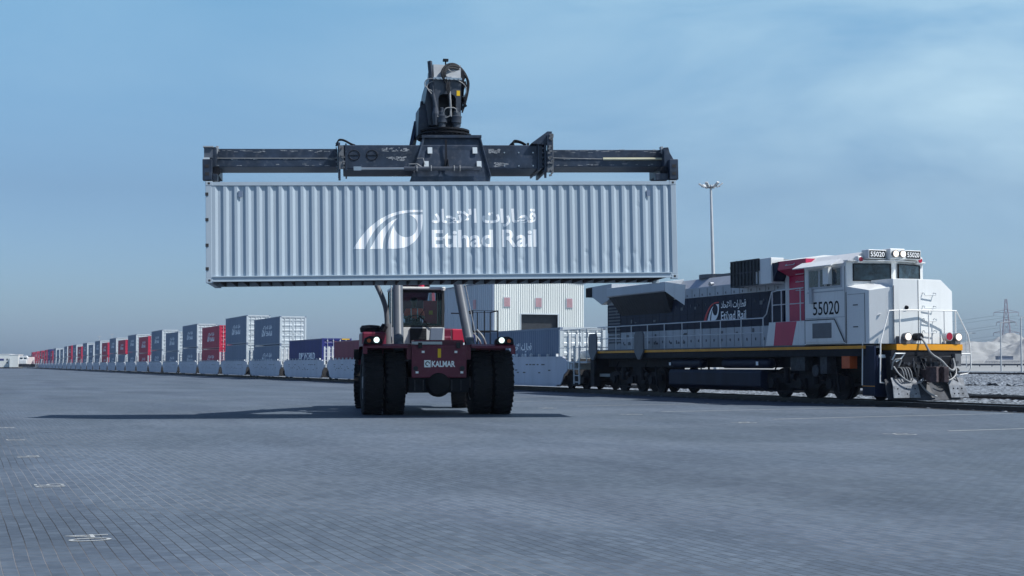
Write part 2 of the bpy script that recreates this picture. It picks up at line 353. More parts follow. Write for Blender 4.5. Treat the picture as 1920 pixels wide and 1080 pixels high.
M_sand = mat('pale_sand', (0.26, 0.27, 0.27), 0.9, var=0.12, scale=0.05, bump=0.3, bscale=2)
def frame_mesh(name, prof, m, x0=-6000, x1=1500):      # strip with cross-section prof [(c, z)] along the railway
    mb = MB(); n = len(prof); xs = [x0, -1500, -600, -300, -150, -60, 0, x1]
    mb.add([(x, c - CC, z) for x in xs for c, z in prof], [(k * n + i, k * n + i + 1, (k + 1) * n + i + 1, (k + 1) * n + i) for k in range(len(xs) - 1) for i in range(n - 1)])
    o = mb.build(name, m, recalc=False); o.location = on_track(0, 0, 0); o.rotation_euler = (0, 0, RZT)
    me = o.data
    if me.polygons[0].normal.z < 0: me.flip_normals()
    return tag(o, kind='structure')
frame_mesh('pavement', [(-6000, 0), (15, 0), (26.95, .09), (26.97, -.12)], M_pav)
frame_mesh('ballast_bed', [(26.9, -.10), (27.3, .02), (29.4, .05), (30.6, .08), (31.6, .08), (37.6, .10), (41.5, .06)], M_bal)
frame_mesh('gravel_path', [(41.3, .05), (58, .12)], M_grav)
frame_mesh('far_ballast', [(57.5, .11), (84, .30), (87, .36), (93.5, .36), (130, .55)], M_bal)
frame_mesh('sand_ground', [(129, .54), (180, .9), (300, 1.3), (620, 4.4), (6000, 5.5)], M_sand)
kb = MB(); kb.box(-900, 400, 26.93 - CC, 27.15 - CC, -.1, .10)
o = kb.build('kerb', M_under); o.location = on_track(0); o.rotation_euler = (0, 0, RZT); tag(o, kind='structure')

def stones(name, c0, c1, x0, x1, cell, amp, prof, seed):
    rs = random.Random(seed); mb = MB(); nx = int((x1 - x0) / cell); ny = int((c1 - c0) / cell)
    def zz(c):
        for (a0, b0), (a1, b1) in zip(prof, prof[1:]):
            if a0 <= c <= a1: return b0 + (b1 - b0) * (c - a0) / (a1 - a0)
        return prof[-1][1]
    mb.grid(nx, ny, lambda u, v: (x0 + u * (x1 - x0) + rs.uniform(-.4, .4) * cell, c0 + v * (c1 - c0) - CC + rs.uniform(-.4, .4) * cell, zz(c0 + v * (c1 - c0)) + .01 + amp * rs.random() ** 1.5))
    o = mb.build(name, M_bal, recalc=False); o.location = on_track(0); o.rotation_euler = (0, 0, RZT)
    if sum(p.normal.z for p in list(o.data.polygons)[:200]) < 0: o.data.flip_normals()
    return tag(o, kind='stuff')
BP = [(26.9, -.10), (27.3, .02), (29.4, .05), (30.6, .08), (31.6, .08), (37.6, .10), (41.5, .06)]
stones('ballast_stones', 27.2, 41.2, -66, 2, .11, .085, BP, 1)
stones('ballast_stones', 57.6, 120, -132, -62, .25, .2, [(57.5, .11), (84, .30), (87, .36), (93.5, .36), (130, .55)], 2)
stones('path_gravel', 41.2, 57.5, -70, -20, .16, .05, [(41.3, .05), (58, .12)], 3)

def rails(c0, top, xa, xb, lab, grp):
    r = empty('railway_track', on_track(0, c0 - CC, 0), RZT)
    tag(r, lab, 'railway track', grp)
    for s in (-1, 1):
        y = s * .7525
        rm = MB(); rm.box(xa, xb, y - .07, y + .07, top - .18, top - .16); rm.box(xa, xb, y - .012, y + .012, top - .16, top - .04); rm.box(xa, xb, y - .036, y + .036, top - .04, top - .004)
        ro = rm.build('rail', M_rail, r)
        hm = MB(); hm.box(xa, xb, y - .03, y + .03, top - .004, top); hm.build('rail_head', M_railtop, ro)
    sl = MB(); x = xb - .3
    M_sl = mat('concrete_sleeper', (0.30, 0.30, 0.29), 0.8, var=0.15)
    while x > max(xa, -170):
        sl.box(x - .13, x + .13, -1.25, 1.25, top - .36, top - .19)
        for s in (-1, 1): sl.box(x - .06, x + .06, s * .7525 - .16, s * .7525 + .16, top - .19, top - .155)
        x -= .65
    so = sl.build('sleepers', M_sl, r); so['kind'] = 'stuff'
rails(CC, .24, -900, 60, 'near railway track under the locomotive and the container train', 'railway tracks')
rails(35.8, .27, -900, 60, 'second railway track on grey ballast just beyond the locomotive', 'railway tracks')
rails(90.0, .68, -900, 200, 'farthest railway track on a raised ballast bank at right', 'railway tracks')

# painted bay numbers and lines on the paving
def num(s, c, xl, label, grp, wd=.85, hd=.5, rot=0):
    g = text_geo(s, -wd / 2, wd / 2, -hd / 2, hd / 2, -0.012)
    z = ground_z(c) + .004
    r = place_geo('painted_number', g, lambda u, v_: (-u, -v_, z), M_dash, None)
    r.location = on_track(xl, c - CC); r.rotation_euler = (0, 0, RZT)
    # readable from the wagon side
    tag(r, label, 'painted number', grp)
for i, (s, xl) in enumerate((("04", -12.05), ("05", -17.4), ("06", -23.0), ("07", -28.2), ("08", -33.7))):
    num(s, 1.0, xl, 'white painted bay number %s' % ['nearest the camera at lower left', 'second from the camera on the left', 'third from the camera along the left edge', 'fourth from the camera along the left edge', 'fifth and farthest at the left edge'][i], 'bay numbers on the left', .46, .34)
for i, (s, xl) in enumerate((("05", -23.72), ("06", -29.8), ("07", -35.9), ("08", -42.0), ("09", -48.1))):
    num(s, 17.5, xl, 'white painted bay number %s' % ['nearest, at the far right of the paving', 'second from the right on the paving', 'third from the right in front of the locomotive', 'fourth from the right in front of the locomotive', 'farthest, close to the stacker tyres'][i], 'bay numbers on the right', .62, .5)
for i, xl in enumerate((-24.3, -31.1, -37.2, -43.3, -49.4, -55.5)):
    lm = MB(); lm.add([(-.05, 19.1 - CC, ground_z(19.1) + .004), (.05, 19.1 - CC, ground_z(19.1) + .004), (.05, 26.6 - CC, ground_z(26.6) + .004), (-.05, 26.6 - CC, ground_z(26.6) + .004)], [(0, 1, 2, 3)])
    o = lm.build('painted_line', M_dash, recalc=False); o.location = on_track(xl); o.rotation_euler = (0, 0, RZT)
    tag(o, 'thin white painted bay line, %s' % ['nearest the camera at right edge', 'second from the camera, below the locomotive nose', 'third from the camera, below the locomotive', 'fourth from the camera', 'fifth from the camera', 'farthest from the camera, near the train'][i], 'painted line', 'bay lines')

# ------------------------------------------------------------ containers
PITCHC = .278; DEP = .036
CUTS = []
def corr(x):                 # outward offset (<=0) of the corrugated wall
    u = ((x + 6.1) % PITCHC) / PITCHC
    if u < .26: return 0
    if u < .5: return -DEP * (u - .26) / .24
    if u < .76: return -DEP
    return -DEP * (1 - (u - .76) / .24)
x_ = -6.1
while x_ < 6.1:
    CUTS += [x_, x_ + .26 * PITCHC, x_ + .5 * PITCHC, x_ + .76 * PITCHC]; x_ += PITCHC
def container(Hc, m_side, m_end, logo, full=True, logo_z=None, loco_sides=(-1, 1)):
    r = empty('shipping_container', (0, 0, 0))
    X0, X1 = -6.096, 6.096; zb, zt = .17, Hc - .11
    for s in (-1, 1):
        mb = MB(); xs = [x for x in CUTS if X0 + .16 < x < X1 - .16]; xs = [X0 + .14] + xs + [X1 - .14]
        vs = []
        for x in xs:
            y = s * (1.205 + (corr(x) if abs(x) < 5.93 else 0))
            vs += [(x, y, zb), (x, y, zt)]
        if full and loco_sides == (1,) and s > 0:      # the lifted box: knocked and buckled along its lower half
            rd = random.Random(21); DN = [(rd.uniform(-5.4, 1.6), rd.uniform(.25, .78), rd.uniform(.035, .08), rd.uniform(.05, .13), rd.uniform(.004, .015)) for _ in range(36)] + [(rd.uniform(-5.8, 5.6), rd.uniform(.3, 2.3), .05, .06, rd.uniform(.003, .007)) for _ in range(12)]
            ys_ = [vs[2 * i][1] for i in range(len(xs))]; x2, y2 = [], []
            for i in range(len(xs) - 1):
                for q in (0, .5): x2.append(xs[i] + (xs[i + 1] - xs[i]) * q); y2.append(ys_[i] + (ys_[i + 1] - ys_[i]) * q)
            x2.append(xs[-1]); y2.append(ys_[-1]); nz = 48; vs = []
            for k in range(nz):
                z = zb + (zt - zb) * (k / (nz - 1)) ** 1.5
                for x, y in zip(x2, y2):
                    dy = dx = 0
                    for a_, b_, ra, rb, dp in DN:
                        e = ((x - a_) / ra) ** 2 + ((z - b_) / rb) ** 2
                        if e < 6: g_ = math.exp(-e); dy -= dp * g_; dx += .5 * dp * g_
                    ed = min(1, (z - zb) / .06, (zt - z) / .06)
                    vs.append((x + dx * ed, y + dy * ed, z))
            n2 = len(x2); mb.add(vs, [(k * n2 + i, k * n2 + i + 1, (k + 1) * n2 + i + 1, (k + 1) * n2 + i) for k in range(nz - 1) for i in range(n2 - 1)])
        else: mb.add(vs, [(2 * i, 2 * i + 2, 2 * i + 3, 2 * i + 1) for i in range(len(xs) - 1)])
        sw = mb.build('side_wall', m_side, r, recalc=False)
        # make the outside the front
        if (sw.data.polygons[0].normal.y > 0) != (s > 0): sw.data.flip_normals()
    for s in (-1, 1):
        mb = MB(); mb.box(X0 + .12, X1 - .12, s * 1.16 if s > 0 else -1.215, 1.215 if s > 0 else -1.16, zt, Hc - .02); mb.build('top_rail', m_side, r)
        mb = MB(); mb.box(X0 + .12, X1 - .12, s * 1.15 if s > 0 else -1.211, 1.211 if s > 0 else -1.15, .03, zb)
        if full:
            mb.box(X0 + .17, X1 - .17, s * 1.211 if s > 0 else -1.235, 1.235 if s > 0 else -1.211, .145, .165); mb.box(X0 + .17, X1 - .17, s * 1.211 if s > 0 else -1.232, 1.232 if s > 0 else -1.211, .03, .048)
        mb.build('bottom_rail', m_side, r)
    for sx in (-1, 1):
        for s in (-1, 1):
            xa, xb = (X0 + .005, X0 + .15) if sx < 0 else (X1 - .15, X1 - .005); ya, yb = (1.06, 1.214) if s > 0 else (-1.214, -1.06)
            MB().box(xa, xb, ya, yb, .12, Hc - .12).build('corner_post', m_end if sx > 0 else m_side, r, bevel=.008 if full else 0)
            if full:
                for z in (0, Hc - .118):
                    x2a, x2b = (X0, X0 + .178) if sx < 0 else (X1 - .178, X1); y2a, y2b = (1.057, 1.219) if s > 0 else (-1.219, -1.057)
                    ca_ = MB().box(x2a, x2b, y2a, y2b, z, z + .118).build('corner_casting', m_side, r, bevel=.01)
                    hx = (x2a + x2b) / 2
                    MB().prism([(hx - .025, z + .035), (hx + .025, z + .035), (hx + .03, z + .06), (hx + .025, z + .09), (hx - .025, z + .09), (hx - .03, z + .06)], 'y', s * 1.2185, s * 1.221).build('casting_hole', M_under, ca_)
    mb = MB(); nx = 150
    for i in range(44):      # corrugated roof
        x = X0 + .16 + i * .27
        if x > X1 - .3: break
        mb.box(x, x + .15, -1.16, 1.16, Hc - .045, Hc - .022)
    mb.box(X0 + .14, X1 - .14, -1.158, 1.158, Hc - .075, Hc - .047); mb.build('roof', m_side, r)
    mb = MB(); mb.box(X0 + .14, X1 - .14, -1.148, 1.148, .145, .168)
    x = X0 + .3
    while x < X1 - .2: mb.box(x - .02, x + .02, -1.145, 1.145, .035, .143); x += .305
    mb.build('floor', M_under, r)
    mb = MB(); mb.box(X0 + .03, X0 + .06, -1.06, 1.06, .12, Hc - .1)
    for i in range(9): mb.box(X0 + .005, X0 + .029, -1.0 + i * .23, -.88 + i * .23, .2, Hc - .18)
    mb.build('end_wall', m_side, r)
    # doors at +x
    MB().box(X1 - .12, X1 - .004, -1.058, 1.058, Hc - .14, Hc - .005).build('door_header', m_end, r); mb = MB(); mb.box(X1 - .12, X1 - .004, -1.058, 1.058, .01, .13); mb.build('door_sill', m_end, r)
    for s in (-1, 1):
        mb = MB(); ya, yb = (.01, 1.055) if s > 0 else (-1.055, -.01); z0, z1 = .135, Hc - .145
        mb.box(X1 - .09, X1 - .065, ya, yb, z0, z1)
        mb.box(X1 - .065, X1 - .035, ya, yb, z1 - .08, z1); mb.box(X1 - .065, X1 - .035, ya, yb, z0, z0 + .08)
        mb.box(X1 - .065, X1 - .035, ya, ya + .07, z0 + .081, z1 - .081); mb.box(X1 - .065, X1 - .035, yb - .07, yb, z0 + .081, z1 - .081)
        nr = 5
        for i in range(nr):
            z = z0 + (i + .5) * (z1 - z0) / nr
            mb.prism([(X1 - .065, z - .12), (X1 - .035, z - .07), (X1 - .035, z + .07), (X1 - .065, z + .12)], 'y', ya + .071, yb - .071)
        dr = mb.build('door', m_end, r)
        for q in (.3, .78):
            y = s * (q - .02)
            l = MB(); l.cyl((X1 - .014, y, .05), (X1 - .014, y, Hc - .04), .017, n=8)
            for z in (.2, .8, Hc * .5, Hc - .8, Hc - .2): l.box(X1 - .034, X1 - .002, y - .045, y + .045, z - .03, z + .03)
            l.box(X1 - .03, X1 - .006, min(y, y + s * -.28), max(y, y + s * -.28), 1.0, 1.035)
            l.build('lock_rod', M_wh_rail if full else m_end, dr)
    if logo in ('logo', 'logo_low'):
        zc = logo_z or Hc * .525
        for s in loco_sides:
            if s > 0: fn = lambda u, z: (-u, 1.205 + corr(-u) + .004, z); cu = [-c for c in CUTS]
            else: fn = lambda u, z: (u, -1.205 - corr(u) - .004, z); cu = CUTS
            place_geo('emblem', emblem_geo(.00286, 0.0, zc), fn, M_dec, r, cu)
            place_geo('lettering', letter_geo(.00286, 0.0, zc), fn, M_dec, r, cu)
    if logo == 'arabic':
        g = text_geo(ARAB, -3.6, 3.4, .72, 1.52, .014); place_geo('lettering', g, lambda u, z: (u, -1.205 - corr(u) - .004, z), M_dec, r, CUTS)
    if logo == 'port':
        g = text_geo("DP WORLD", -2.2, 3.6, 1.22, 1.78, .03); place_geo('lettering', g, lambda u, z: (u, -1.205 - corr(u) - .004, z), M_dec, r, CUTS)
        MB().box(X1 - .003, X1 + .004, .4, 1.05, Hc - .11, Hc - .03).build('hazard_strip', M_signal, r)
    return r

# the lifted container (the side with the marks faces the camera; doors at the left end)
lift_yaw = math.atan2(1.4, 12.14)
CN = Vector((math.sin(lift_yaw), -math.cos(lift_yaw), 0)); CT = Vector((math.cos(lift_yaw), math.sin(lift_yaw), 0))
LC = Vector((-1.73, 36.6, 0)) - CN * 1.219
lift = container(2.59, M_cgrey, M_cgrey, 'logo', logo_z=1.34, loco_sides=(1,))
ROLL = R(0.95)
CTR = CT * math.cos(ROLL) + Vector((0, 0, math.sin(ROLL))); ZR = -CT * math.sin(ROLL) + Vector((0, 0, math.cos(ROLL)))
PIV = LC + Vector((0, 0, 6.155))
lift.matrix_basis = Matrix.Translation(PIV) @ Matrix((-CTR, CN, ZR)).transposed().to_4x4() @ Matrix.Translation((0, 0, -2.59))
tag(lift, 'pale blue-grey corrugated container with large white emblem, hanging from the spreader', 'container')
for x in (5.22, -5.35):       # small lashing brackets
    MB().box(x - .05, x + .05, 1.2, 1.225, 2.18, 2.34).build('bracket', M_cgrey2, lift)
hb = MB()
for z in (.35, .95, 1.6, 2.25): MB().box(6.02, 6.1, 1.214, 1.226, z - .03, z + .05).build('hinge', M_under, lift)

# ------------------------------------------------------------ container train
KF = F * 27.0 / CA
def xl_of(s):                # inverse screen distance of the front edge -> position along the railway
    return -((KF * s) - 27.0 * SA) / CA
# stack kinds by index: (colour lower, colour upper or None, tall)
G, Rr, B, Mr = 'grey', 'red', 'blue', 'maroon'
STK = [('greyA', None, 0), ('blueP', None, 0), (Mr, None, 0), ('blueP', None, 1), ('greyS', 'grey', 0), ('greyN', 'grey', 1), (Rr, Rr, 0), (G, G, 1), (G, G, 0), (G, G, 1),
       (Rr, Rr, 0), (G, G, 1), ('greyN', Rr, 0), (G, G, 1), (Rr, Rr, 0), (G, G, 1), ('greyS', 'greyS', 0), (G, G, 1), (Rr, Rr, 0), (G, G, 1), (Rr, Rr, 1),
       (G, G, 1), (G, G, 0), (G, G, 0), (G, G, 1), (Rr, Rr, 0), (B, B, 1), (Rr, Rr, 1), (Rr, Rr, 0), (G, Rr, 1), (Rr, Rr, 0), (Rr, Rr, 1), (Rr, Rr, 0), (Rr, Rr, 1)]
TPL = {}
def ctpl(kind, tall, far):
    key = (kind, tall, far)
    if key not in TPL:
        ms = {'grey': M_cgrey2, 'greyS': M_cgrey2, 'greyA': M_cgrey2, 'greyN': M_cgrey2, 'red': M_cred, 'maroon': M_cmaroon, 'blue': M_cblue, 'blueP': M_cblue}[kind]
        me_ = {'red': M_cred, 'maroon': M_cmaroon, 'blue': M_cblue, 'blueP': M_cblue}.get(kind, M_cend)
        lg = {'blueP': 'port', 'maroon': None, 'greyN': None, 'blue': 'logo'}.get(kind, 'logo')
        TPL[key] = container(2.9 if tall else 2.59, ms, me_, lg, full=not far, loco_sides=(-1,))
        return TPL[key], True
    return TPL[key], False
ORD = ['first', 'second', 'third', 'fourth', 'fifth', 'sixth', 'seventh', 'eighth', 'ninth', 'tenth', '11th', '12th', '13th', '14th', '15th', '16th', '17th', '18th', '19th', '20th', '21st', '22nd', '23rd', '24th', '25th', '26th', '27th', '28th', '29th', '30th', '31st', '32nd', '33rd', '34th']
CN_ = {'grey': 'slate grey', 'greyS': 'slate grey', 'greyA': 'slate grey', 'greyN': 'plain slate grey', 'red': 'red', 'maroon': 'maroon', 'blue': 'dark blue', 'blueP': 'dark blue'}
SPECIAL = {(0, 0): 'slate grey container with white Arabic lettering, alone in the well right behind the locomotive',
           (1, 0): 'dark blue container half hidden behind the right tyres of the stacker',
           (2, 0): 'maroon corrugated container half hidden left of the stacker cab',
           (3, 0): 'dark blue container with broad white lettering low on its side, standing single',
           (4, 0): 'lower slate grey container of the double stack nearest the camera',
           (4, 1): 'upper slate grey container of the double stack nearest the camera'}
S0, DS = .00089, .000195
for k, (lo, up, tall) in enumerate(STK):
    xf = xl_of(S0 + DS * k); xc = xf - 6.096
    z = .63
    for lvl, kd in enumerate((lo, up)):
        if kd is None: continue
        tl = tall
        tp, fresh = ctpl(kd, tl, k > 11)
        c = tp if fresh else copy_tree(tp)
        c.location = on_track(xc, 0, z); c.rotation_euler = (0, 0, RZT)
        lab = SPECIAL.get((k, lvl)) or '%s container, %s in the %s stack counted back from the locomotive' % (CN_[kd], 'lower' if lvl == 0 else 'upper', ORD[k])
        tag(c, lab, 'container', 'containers on the freight train')
        z += (2.9 if tl else 2.59) + .012

# well cars: built once, copied; unit frame x forward, joint at +8.07
def well_car(end_front, end_rear):
    r = empty('well_car', (0, 0, 0))
    L_ = 6.95
    for s in (-1, 1):
        y0 = s * 1.42; y1 = s * 1.36
        prof = [(-L_ - .45, 1.1), (-L_ - .45, 1.60), (-L_, 1.76), (L_, 1.76), (L_ + .45, 1.60), (L_ + .45, 1.1), (L_ + .05, .92), (L_ - .15, .62), (L_ - .35, .44), (-L_ + .35, .44), (-L_ + .15, .62), (-L_ - .05, .92)]
        mb = MB(); mb.prism(prof, 'y', min(y0, y1), max(y0, y1))
        sw = mb.build('side_plate', M_car, r, bevel=.01)
        mb = MB(); yy = s * 1.45
        mb.box(-L_, L_, min(s * 1.3, yy), max(s * 1.3, yy), 1.741, 1.80)
        mb.box(-L_ + .8, L_ - .8, min(s * 1.2, s * 1.43), max(s * 1.2, s * 1.43), .36, .436); mb.build('side_rail', M_car, sw)
        mb = MB()
        for i in range(12): x = -6.1 + i * 1.11; mb.box(x - .05, x + .05, min(s * 1.32, s * 1.44), max(s * 1.32, s * 1.44), 1.80, 1.93)
        mb.build('guides', M_carw, sw)
        mk = MB(); rs = random.Random(3)
        for i in range(26):
            x = rs.uniform(-5.6, 5.2); z = rs.choice((.98, 1.10, 1.22, 1.38)); wd = rs.uniform(.08, .4)
            ys = s * 1.423; mk.add([(x, ys, z), (x + wd, ys, z), (x + wd, ys, z + .06), (x, ys, z + .06)], [(0, 1, 2, 3)])
        mk.build('stencil_marks', M_mark, sw)
    mb = MB()
    for x in (-5.9, -3, 0, 3, 5.9): mb.box(x - .15, x + .15, -1.35, 1.35, .45, .58)
    mb.build('cross_members', M_under, r)
    for sx in (-1, 1):
        mb = MB(); xa, xb = sorted((sx * 6.95, sx * 7.9))
        mb.box(xa, xb, -1.36, 1.36, 1.18, 1.46); ep = mb.build('end_platform', M_carw, r, bevel=.01)
        for s_ in (-1, 1):
            mb = MB()
            for y in (s_ * 1.36, s_ * .98): mb.box(sx * 7.55 - .08, sx * 7.55 + .08, y - .055, y + .055, 1.2, 2.84)
            for z in (1.75, 2.05, 2.35, 2.65): mb.box(sx * 7.55 - .03, sx * 7.55 + .03, min(s_ * 1.04, s_ * 1.30), max(s_ * 1.04, s_ * 1.30), z - .02, z + .02)
            mb.build('ladder', M_wh_rail, ep)
    for sx in (-1, 1):
        xa, xb = sorted((sx * 6.3, sx * 6.42)); MB().box(xa, xb, -1.33, 1.33, .45, 1.7).build('bulkhead', M_under, r)
    def bogie(x):
        mb = MB()
        for s in (-1, 1):
            mb.prism([(x - 1.2, .55), (x - 1.2, .8), (x - .5, .95), (x + .5, .95), (x + 1.2, .8), (x + 1.2, .55), (x + .4, .4), (x - .4, .4)], 'y', s * 1.0 - .07, s * 1.0 + .07)
        mb.box(x - .2, x + .2, -1.1, 1.1, .6, .9); b_ = mb.build('bogie', M_blk, r)
        for dx in (-.88, .88):
            wm = MB()
            for s in (-1, 1): wm.lathe((x + dx, s * .70, .70), (0, s, 0), [(0, .49), (.03, .49), (.04, .46), (.13, .455), (.13, .2)], n=20)
            wm.cyl((x + dx, -.7, .70), (x + dx, .7, .70), .08, n=8)
            wm.build('wheel', M_blk, b_, smooth=True)
    bogie(8.07 if not end_front else 7.35)
    if end_rear: bogie(-7.35)
    return r
W = {}
for k in range(len(STK)):
    ef, er = (k % 5 == 0), (k % 5 == 4)
    key = (ef, er)
    xj = xl_of(S0 + DS * k) - 6.096
    if key not in W: W[key] = well_car(ef, er); c = W[key]
    else: c = copy_tree(W[key])
    c.location = on_track(xj, 0, 0); c.rotation_euler = (0, 0, RZT)
    tag(c, 'grey well wagon unit carrying the %s container stack counted back from the locomotive' % ORD[k] if k else 'grey well wagon unit coupled right behind the locomotive', 'rail wagon', 'well wagons of the container train')
# handrailed brake platform at the front of the first unit
o0 = [q for q in COL.objects if q.name == 'well_car'][0]
mb = MB()
for y in (-1.38, 1.38):
    for x in (6.9, 7.9, 8.8, 9.6): mb.cyl((x, y, 1.5), (x, y, 3.05), .022, n=6)
    mb.cyl((6.4, y, 3.05), (9.6, y, 3.05), .022, n=6); mb.cyl((6.4, y, 2.2), (9.6, y, 2.2), .018, n=6)
for z in (3.05, 2.2): mb.cyl((9.6, -1.38, z), (9.6, 1.38, z), .02, n=6)
mb.build('handrail', M_wh_rail, o0)
mb = MB(); mb.box(6.9, 9.7, -1.4, 1.4, 1.48, 1.56); mb.box(8.0, 10.4, -.25, .25, .85, 1.2); mb.cyl((7.4, -.6, 1.9), (9.2, -.6, 1.9), .2, n=12)
for x in (8.3, 8.9):
    mb.box(x - .03, x + .03, -1.47, -1.41, .5, 2.3)
for z in (.6, .9, 1.2): mb.box(8.33, 8.87, -1.47, -1.42, z - .02, z + .02)
mb.build('brake_platform', M_carw, o0)

# ------------------------------------------------------------ locomotive
def build_loco():
    X0 = -47.5
    r = empty('locomotive', on_track(X0), RZT)
    tag(r, 'large white, navy and red diesel locomotive with lit lamps at the head of the train', 'locomotive')
    def B_(): return MB(off=(X0, 0, 0))
    # frame and walkway
    mb = B_(); mb.box(-58.6, -37.95, -1.5, 1.5, 1.68, 1.95); mb.box(-58.4, -38.3, -.9, .9, 1.3, 1.68); fr = mb.build('underframe', M_blk, r)
    mb = B_(); mb.box(-58.6, -37.95, -1.53, -1.503, 1.915, 2.01); mb.box(-58.6, -37.95, 1.503, 1.53, 1.915, 2.01); mb.build('side_stripe', M_yel, fr)
    mb = B_(); mb.box(-58.6, -41.4, -1.53, 1.53, 2.023, 2.06); mb.build('walkway', M_cham, fr)
    # long hood: lower pale band, navy band, pale roof
    mb = B_(); mb.box(-58.35, -43.0, -.96, .96, 2.063, 2.82); mb.build('lower_hood', M_locg, r, bevel=.01)
    mb = B_(); mb.box(-58.36, -43.6, -.963, .963, 2.822, 4.06); hd = mb.build('hood', M_navy, r, bevel=.01)
    dm = B_()
    x = -57.6
    while x < -44.2:     # access door seams, handles, hinges
        dm.box(x - .004, x + .004, -.970, -.9655, 2.1, 4.0)
        x += .62
    dm.box(-58.3, -43.7, -.972, -.966, 3.42, 3.43)
    dm.build('door_seams', M_blk, hd)
    hm = B_(); x = -57.3
    while x < -44.2:
        for z in (2.35, 3.75): hm.box(x - .015, x + .015, -.985, -.965, z - .05, z + .05)
        x += .62
    hm.build('latches', M_cham, hd)
    gm = B_(); rs = random.Random(8)
    for i in range(34):
        x = rs.uniform(-57.5, -44.5); z = rs.choice((2.25, 2.6, 3.2, 3.6)); gm.box(x, x + rs.uniform(.06, .25), -.978, -.9645, z, z + rs.uniform(.03, .16))
    gm.build('hood_fittings', M_cham, hd)
    lv = B_()
    for i in range(12): z = 2.35 + i * .14; lv.box(-58.2, -57.0, -.985, -.9645, z, z + .07)
    lv.build('louvres', M_cham, hd)
    mb = B_(); mb.prism([(-.962, 4.063), (-.962, 4.45), (-.62, 4.83), (.62, 4.83), (.962, 4.45), (.962, 4.063)], 'x', -58.35, -43.0); rf = mb.build('hood_roof', M_locg, r, bevel=.015)
    mb = B_(); x = -51
    while x < -44:
        mb.box(x, x + .012, -.972, -.964, 4.08, 4.40); mb.box(x + .2, x + .24, -.98, -.965, 4.12, 4.2); x += .62
    mb.build('roof_hinges', M_cham, rf)
    mb = B_(); mb.lathe((-50.0, 0, 4.83), (0, 0, 1), [(0, .75), (.16, .75), (.16, .6), (.1, .55)], n=28); mb.box(-49.2, -44.4, -.5, .5, 4.82, 4.95); mb.build('exhaust_silencer', M_cham, r)
    # radiator wings at the rear
    for s in (-1, 1):
        mb = B_()
        mb.prism([(s * .6, 4.90), (s * 1.50, 4.78), (s * 1.52, 4.42), (s * 1.46, 4.38), (s * .964, 4.38)], 'x', -57.3, -51.7)
        wing = mb.build('radiator_wing', M_locg, r, bevel=.01)
        mb = B_(); mb.add([(-57.2, s * 1.45, 4.375), (-51.8, s * 1.45, 4.375), (-52.2, s * .968, 3.55), (-56.9, s * .968, 3.55), (-57.2, s * .968, 4.375), (-51.8, s * .968, 4.375)],
                          [(0, 1, 2, 3), (0, 3, 4), (1, 5, 2)])
        mb.build('radiator_grille', M_vent, wing)
        mb = B_(); x = -57.0
        while x < -52: mb.beam((x, s * 1.44, 4.37), (x + .05, s * .98, 3.58), .015, .02); x += .24
        mb.build('grille_bars', M_dust, wing)
        mb = B_(); mb.add([(-51.72, s * 1.5, 4.40), (-51.72, s * 1.5, 4.78), (-50.9, s * .97, 4.62), (-51.0, s * .97, 3.8)], [(0, 1, 2, 3)]); mb.build('wing_fairing', M_locw, wing)
    mb = B_(); mb.prism([(-58.35, 4.1), (-59.3, 4.45), (-59.9, 4.5), (-59.9, 4.95), (-57.3, 5.0), (-57.3, 4.4)], 'y', -1.25, 1.25); rr = mb.build('rear_hood_overhang', M_locg, r)
    mb = B_(); mb.box(-60.0, -59.4, -1.26, -1.252, 4.5, 4.93)
    for i in range(6): mb.box(-60 + i * .1, -59.97 + i * .1, -1.3, -1.262, 4.5, 4.93)
    mb.build('rear_grille', M_vent, rr)
    # dynamic brake / radiator box with dark screens at the front of the hood
    for s in (-1, 1):
        mb = B_(); mb.box(-46.3, -43.55, min(s * .965, s * 1.50), max(s * .965, s * 1.50), 4.28, 5.20); bx = mb.build('air_intake_box', M_locw, r, bevel=.015)
        mb = B_()
        mb.box(-46.32, -44.3, min(s * 1.503, s * 1.53), max(s * 1.503, s * 1.53), 4.78, 5.22); mb.box(-46.32, -44.6, min(s * 1.503, s * 1.53), max(s * 1.503, s * 1.53), 4.26, 4.74)
        mb.box(-46.36, -46.31, min(s * .97, s * 1.5), max(s * .97, s * 1.5), 4.26, 5.22)
        sc_ = mb.build('intake_screen', M_vent, bx)
        mb = B_()
        for i in range(9): mb.box(-46.3 + i * .24, -46.25 + i * .24, min(s * 1.531, s * 1.56), max(s * 1.531, s * 1.56), 4.26, 5.22 if i < 9 else 4.7)
        for z in (4.26, 4.74, 5.18): mb.box(-46.3, -44.35, min(s * 1.531, s * 1.555), max(s * 1.531, s * 1.555), z, z + .04)
        mb.build('screen_bars', M_dust, sc_)
    mb = B_(); mb.box(-46.3, -43.55, -.96, .96, 4.835, 5.16); mb.build('intake_roof', M_locg, r)
    for x, z in ((-48.6, 4.55), (-46.6, 4.58)):
        mb = B_(); mb.cyl((x, -1.0, z), (x + .02, -1.16, z - .03), .06, .09, n=12); lf = mb.build('walkway_light', M_steel, r)
    mb = B_(); mb.cyl((-46.9, -1.0, 4.95), (-46.65, -1.1, 5.0), .1, .12, n=10); mb.tube([(-47.3, -.9, 4.6), (-47.35, -.95, 5.1), (-46.9, -.95, 5.3), (-46.4, -.95, 5.25)], .02); mb.build('camera_bracket', M_blk, r)
    # red section between hood and cab
    mb = B_(); mb.prism([(-.98, 2.063), (-.98, 4.5), (-1.44, 4.72), (-1.44, 5.02), (1.44, 5.02), (1.44, 4.72), (.98, 4.5), (.98, 2.063)], 'x', -43.2, -41.42); mb.build('red_panel', M_locr, r, bevel=.01)
    mb = B_(); mb.prism([(-1.44, 5.022), (-.7, 5.15), (.7, 5.15), (1.44, 5.022)], 'x', -43.4, -41.42); mb.build('panel_roof', M_locw, r)
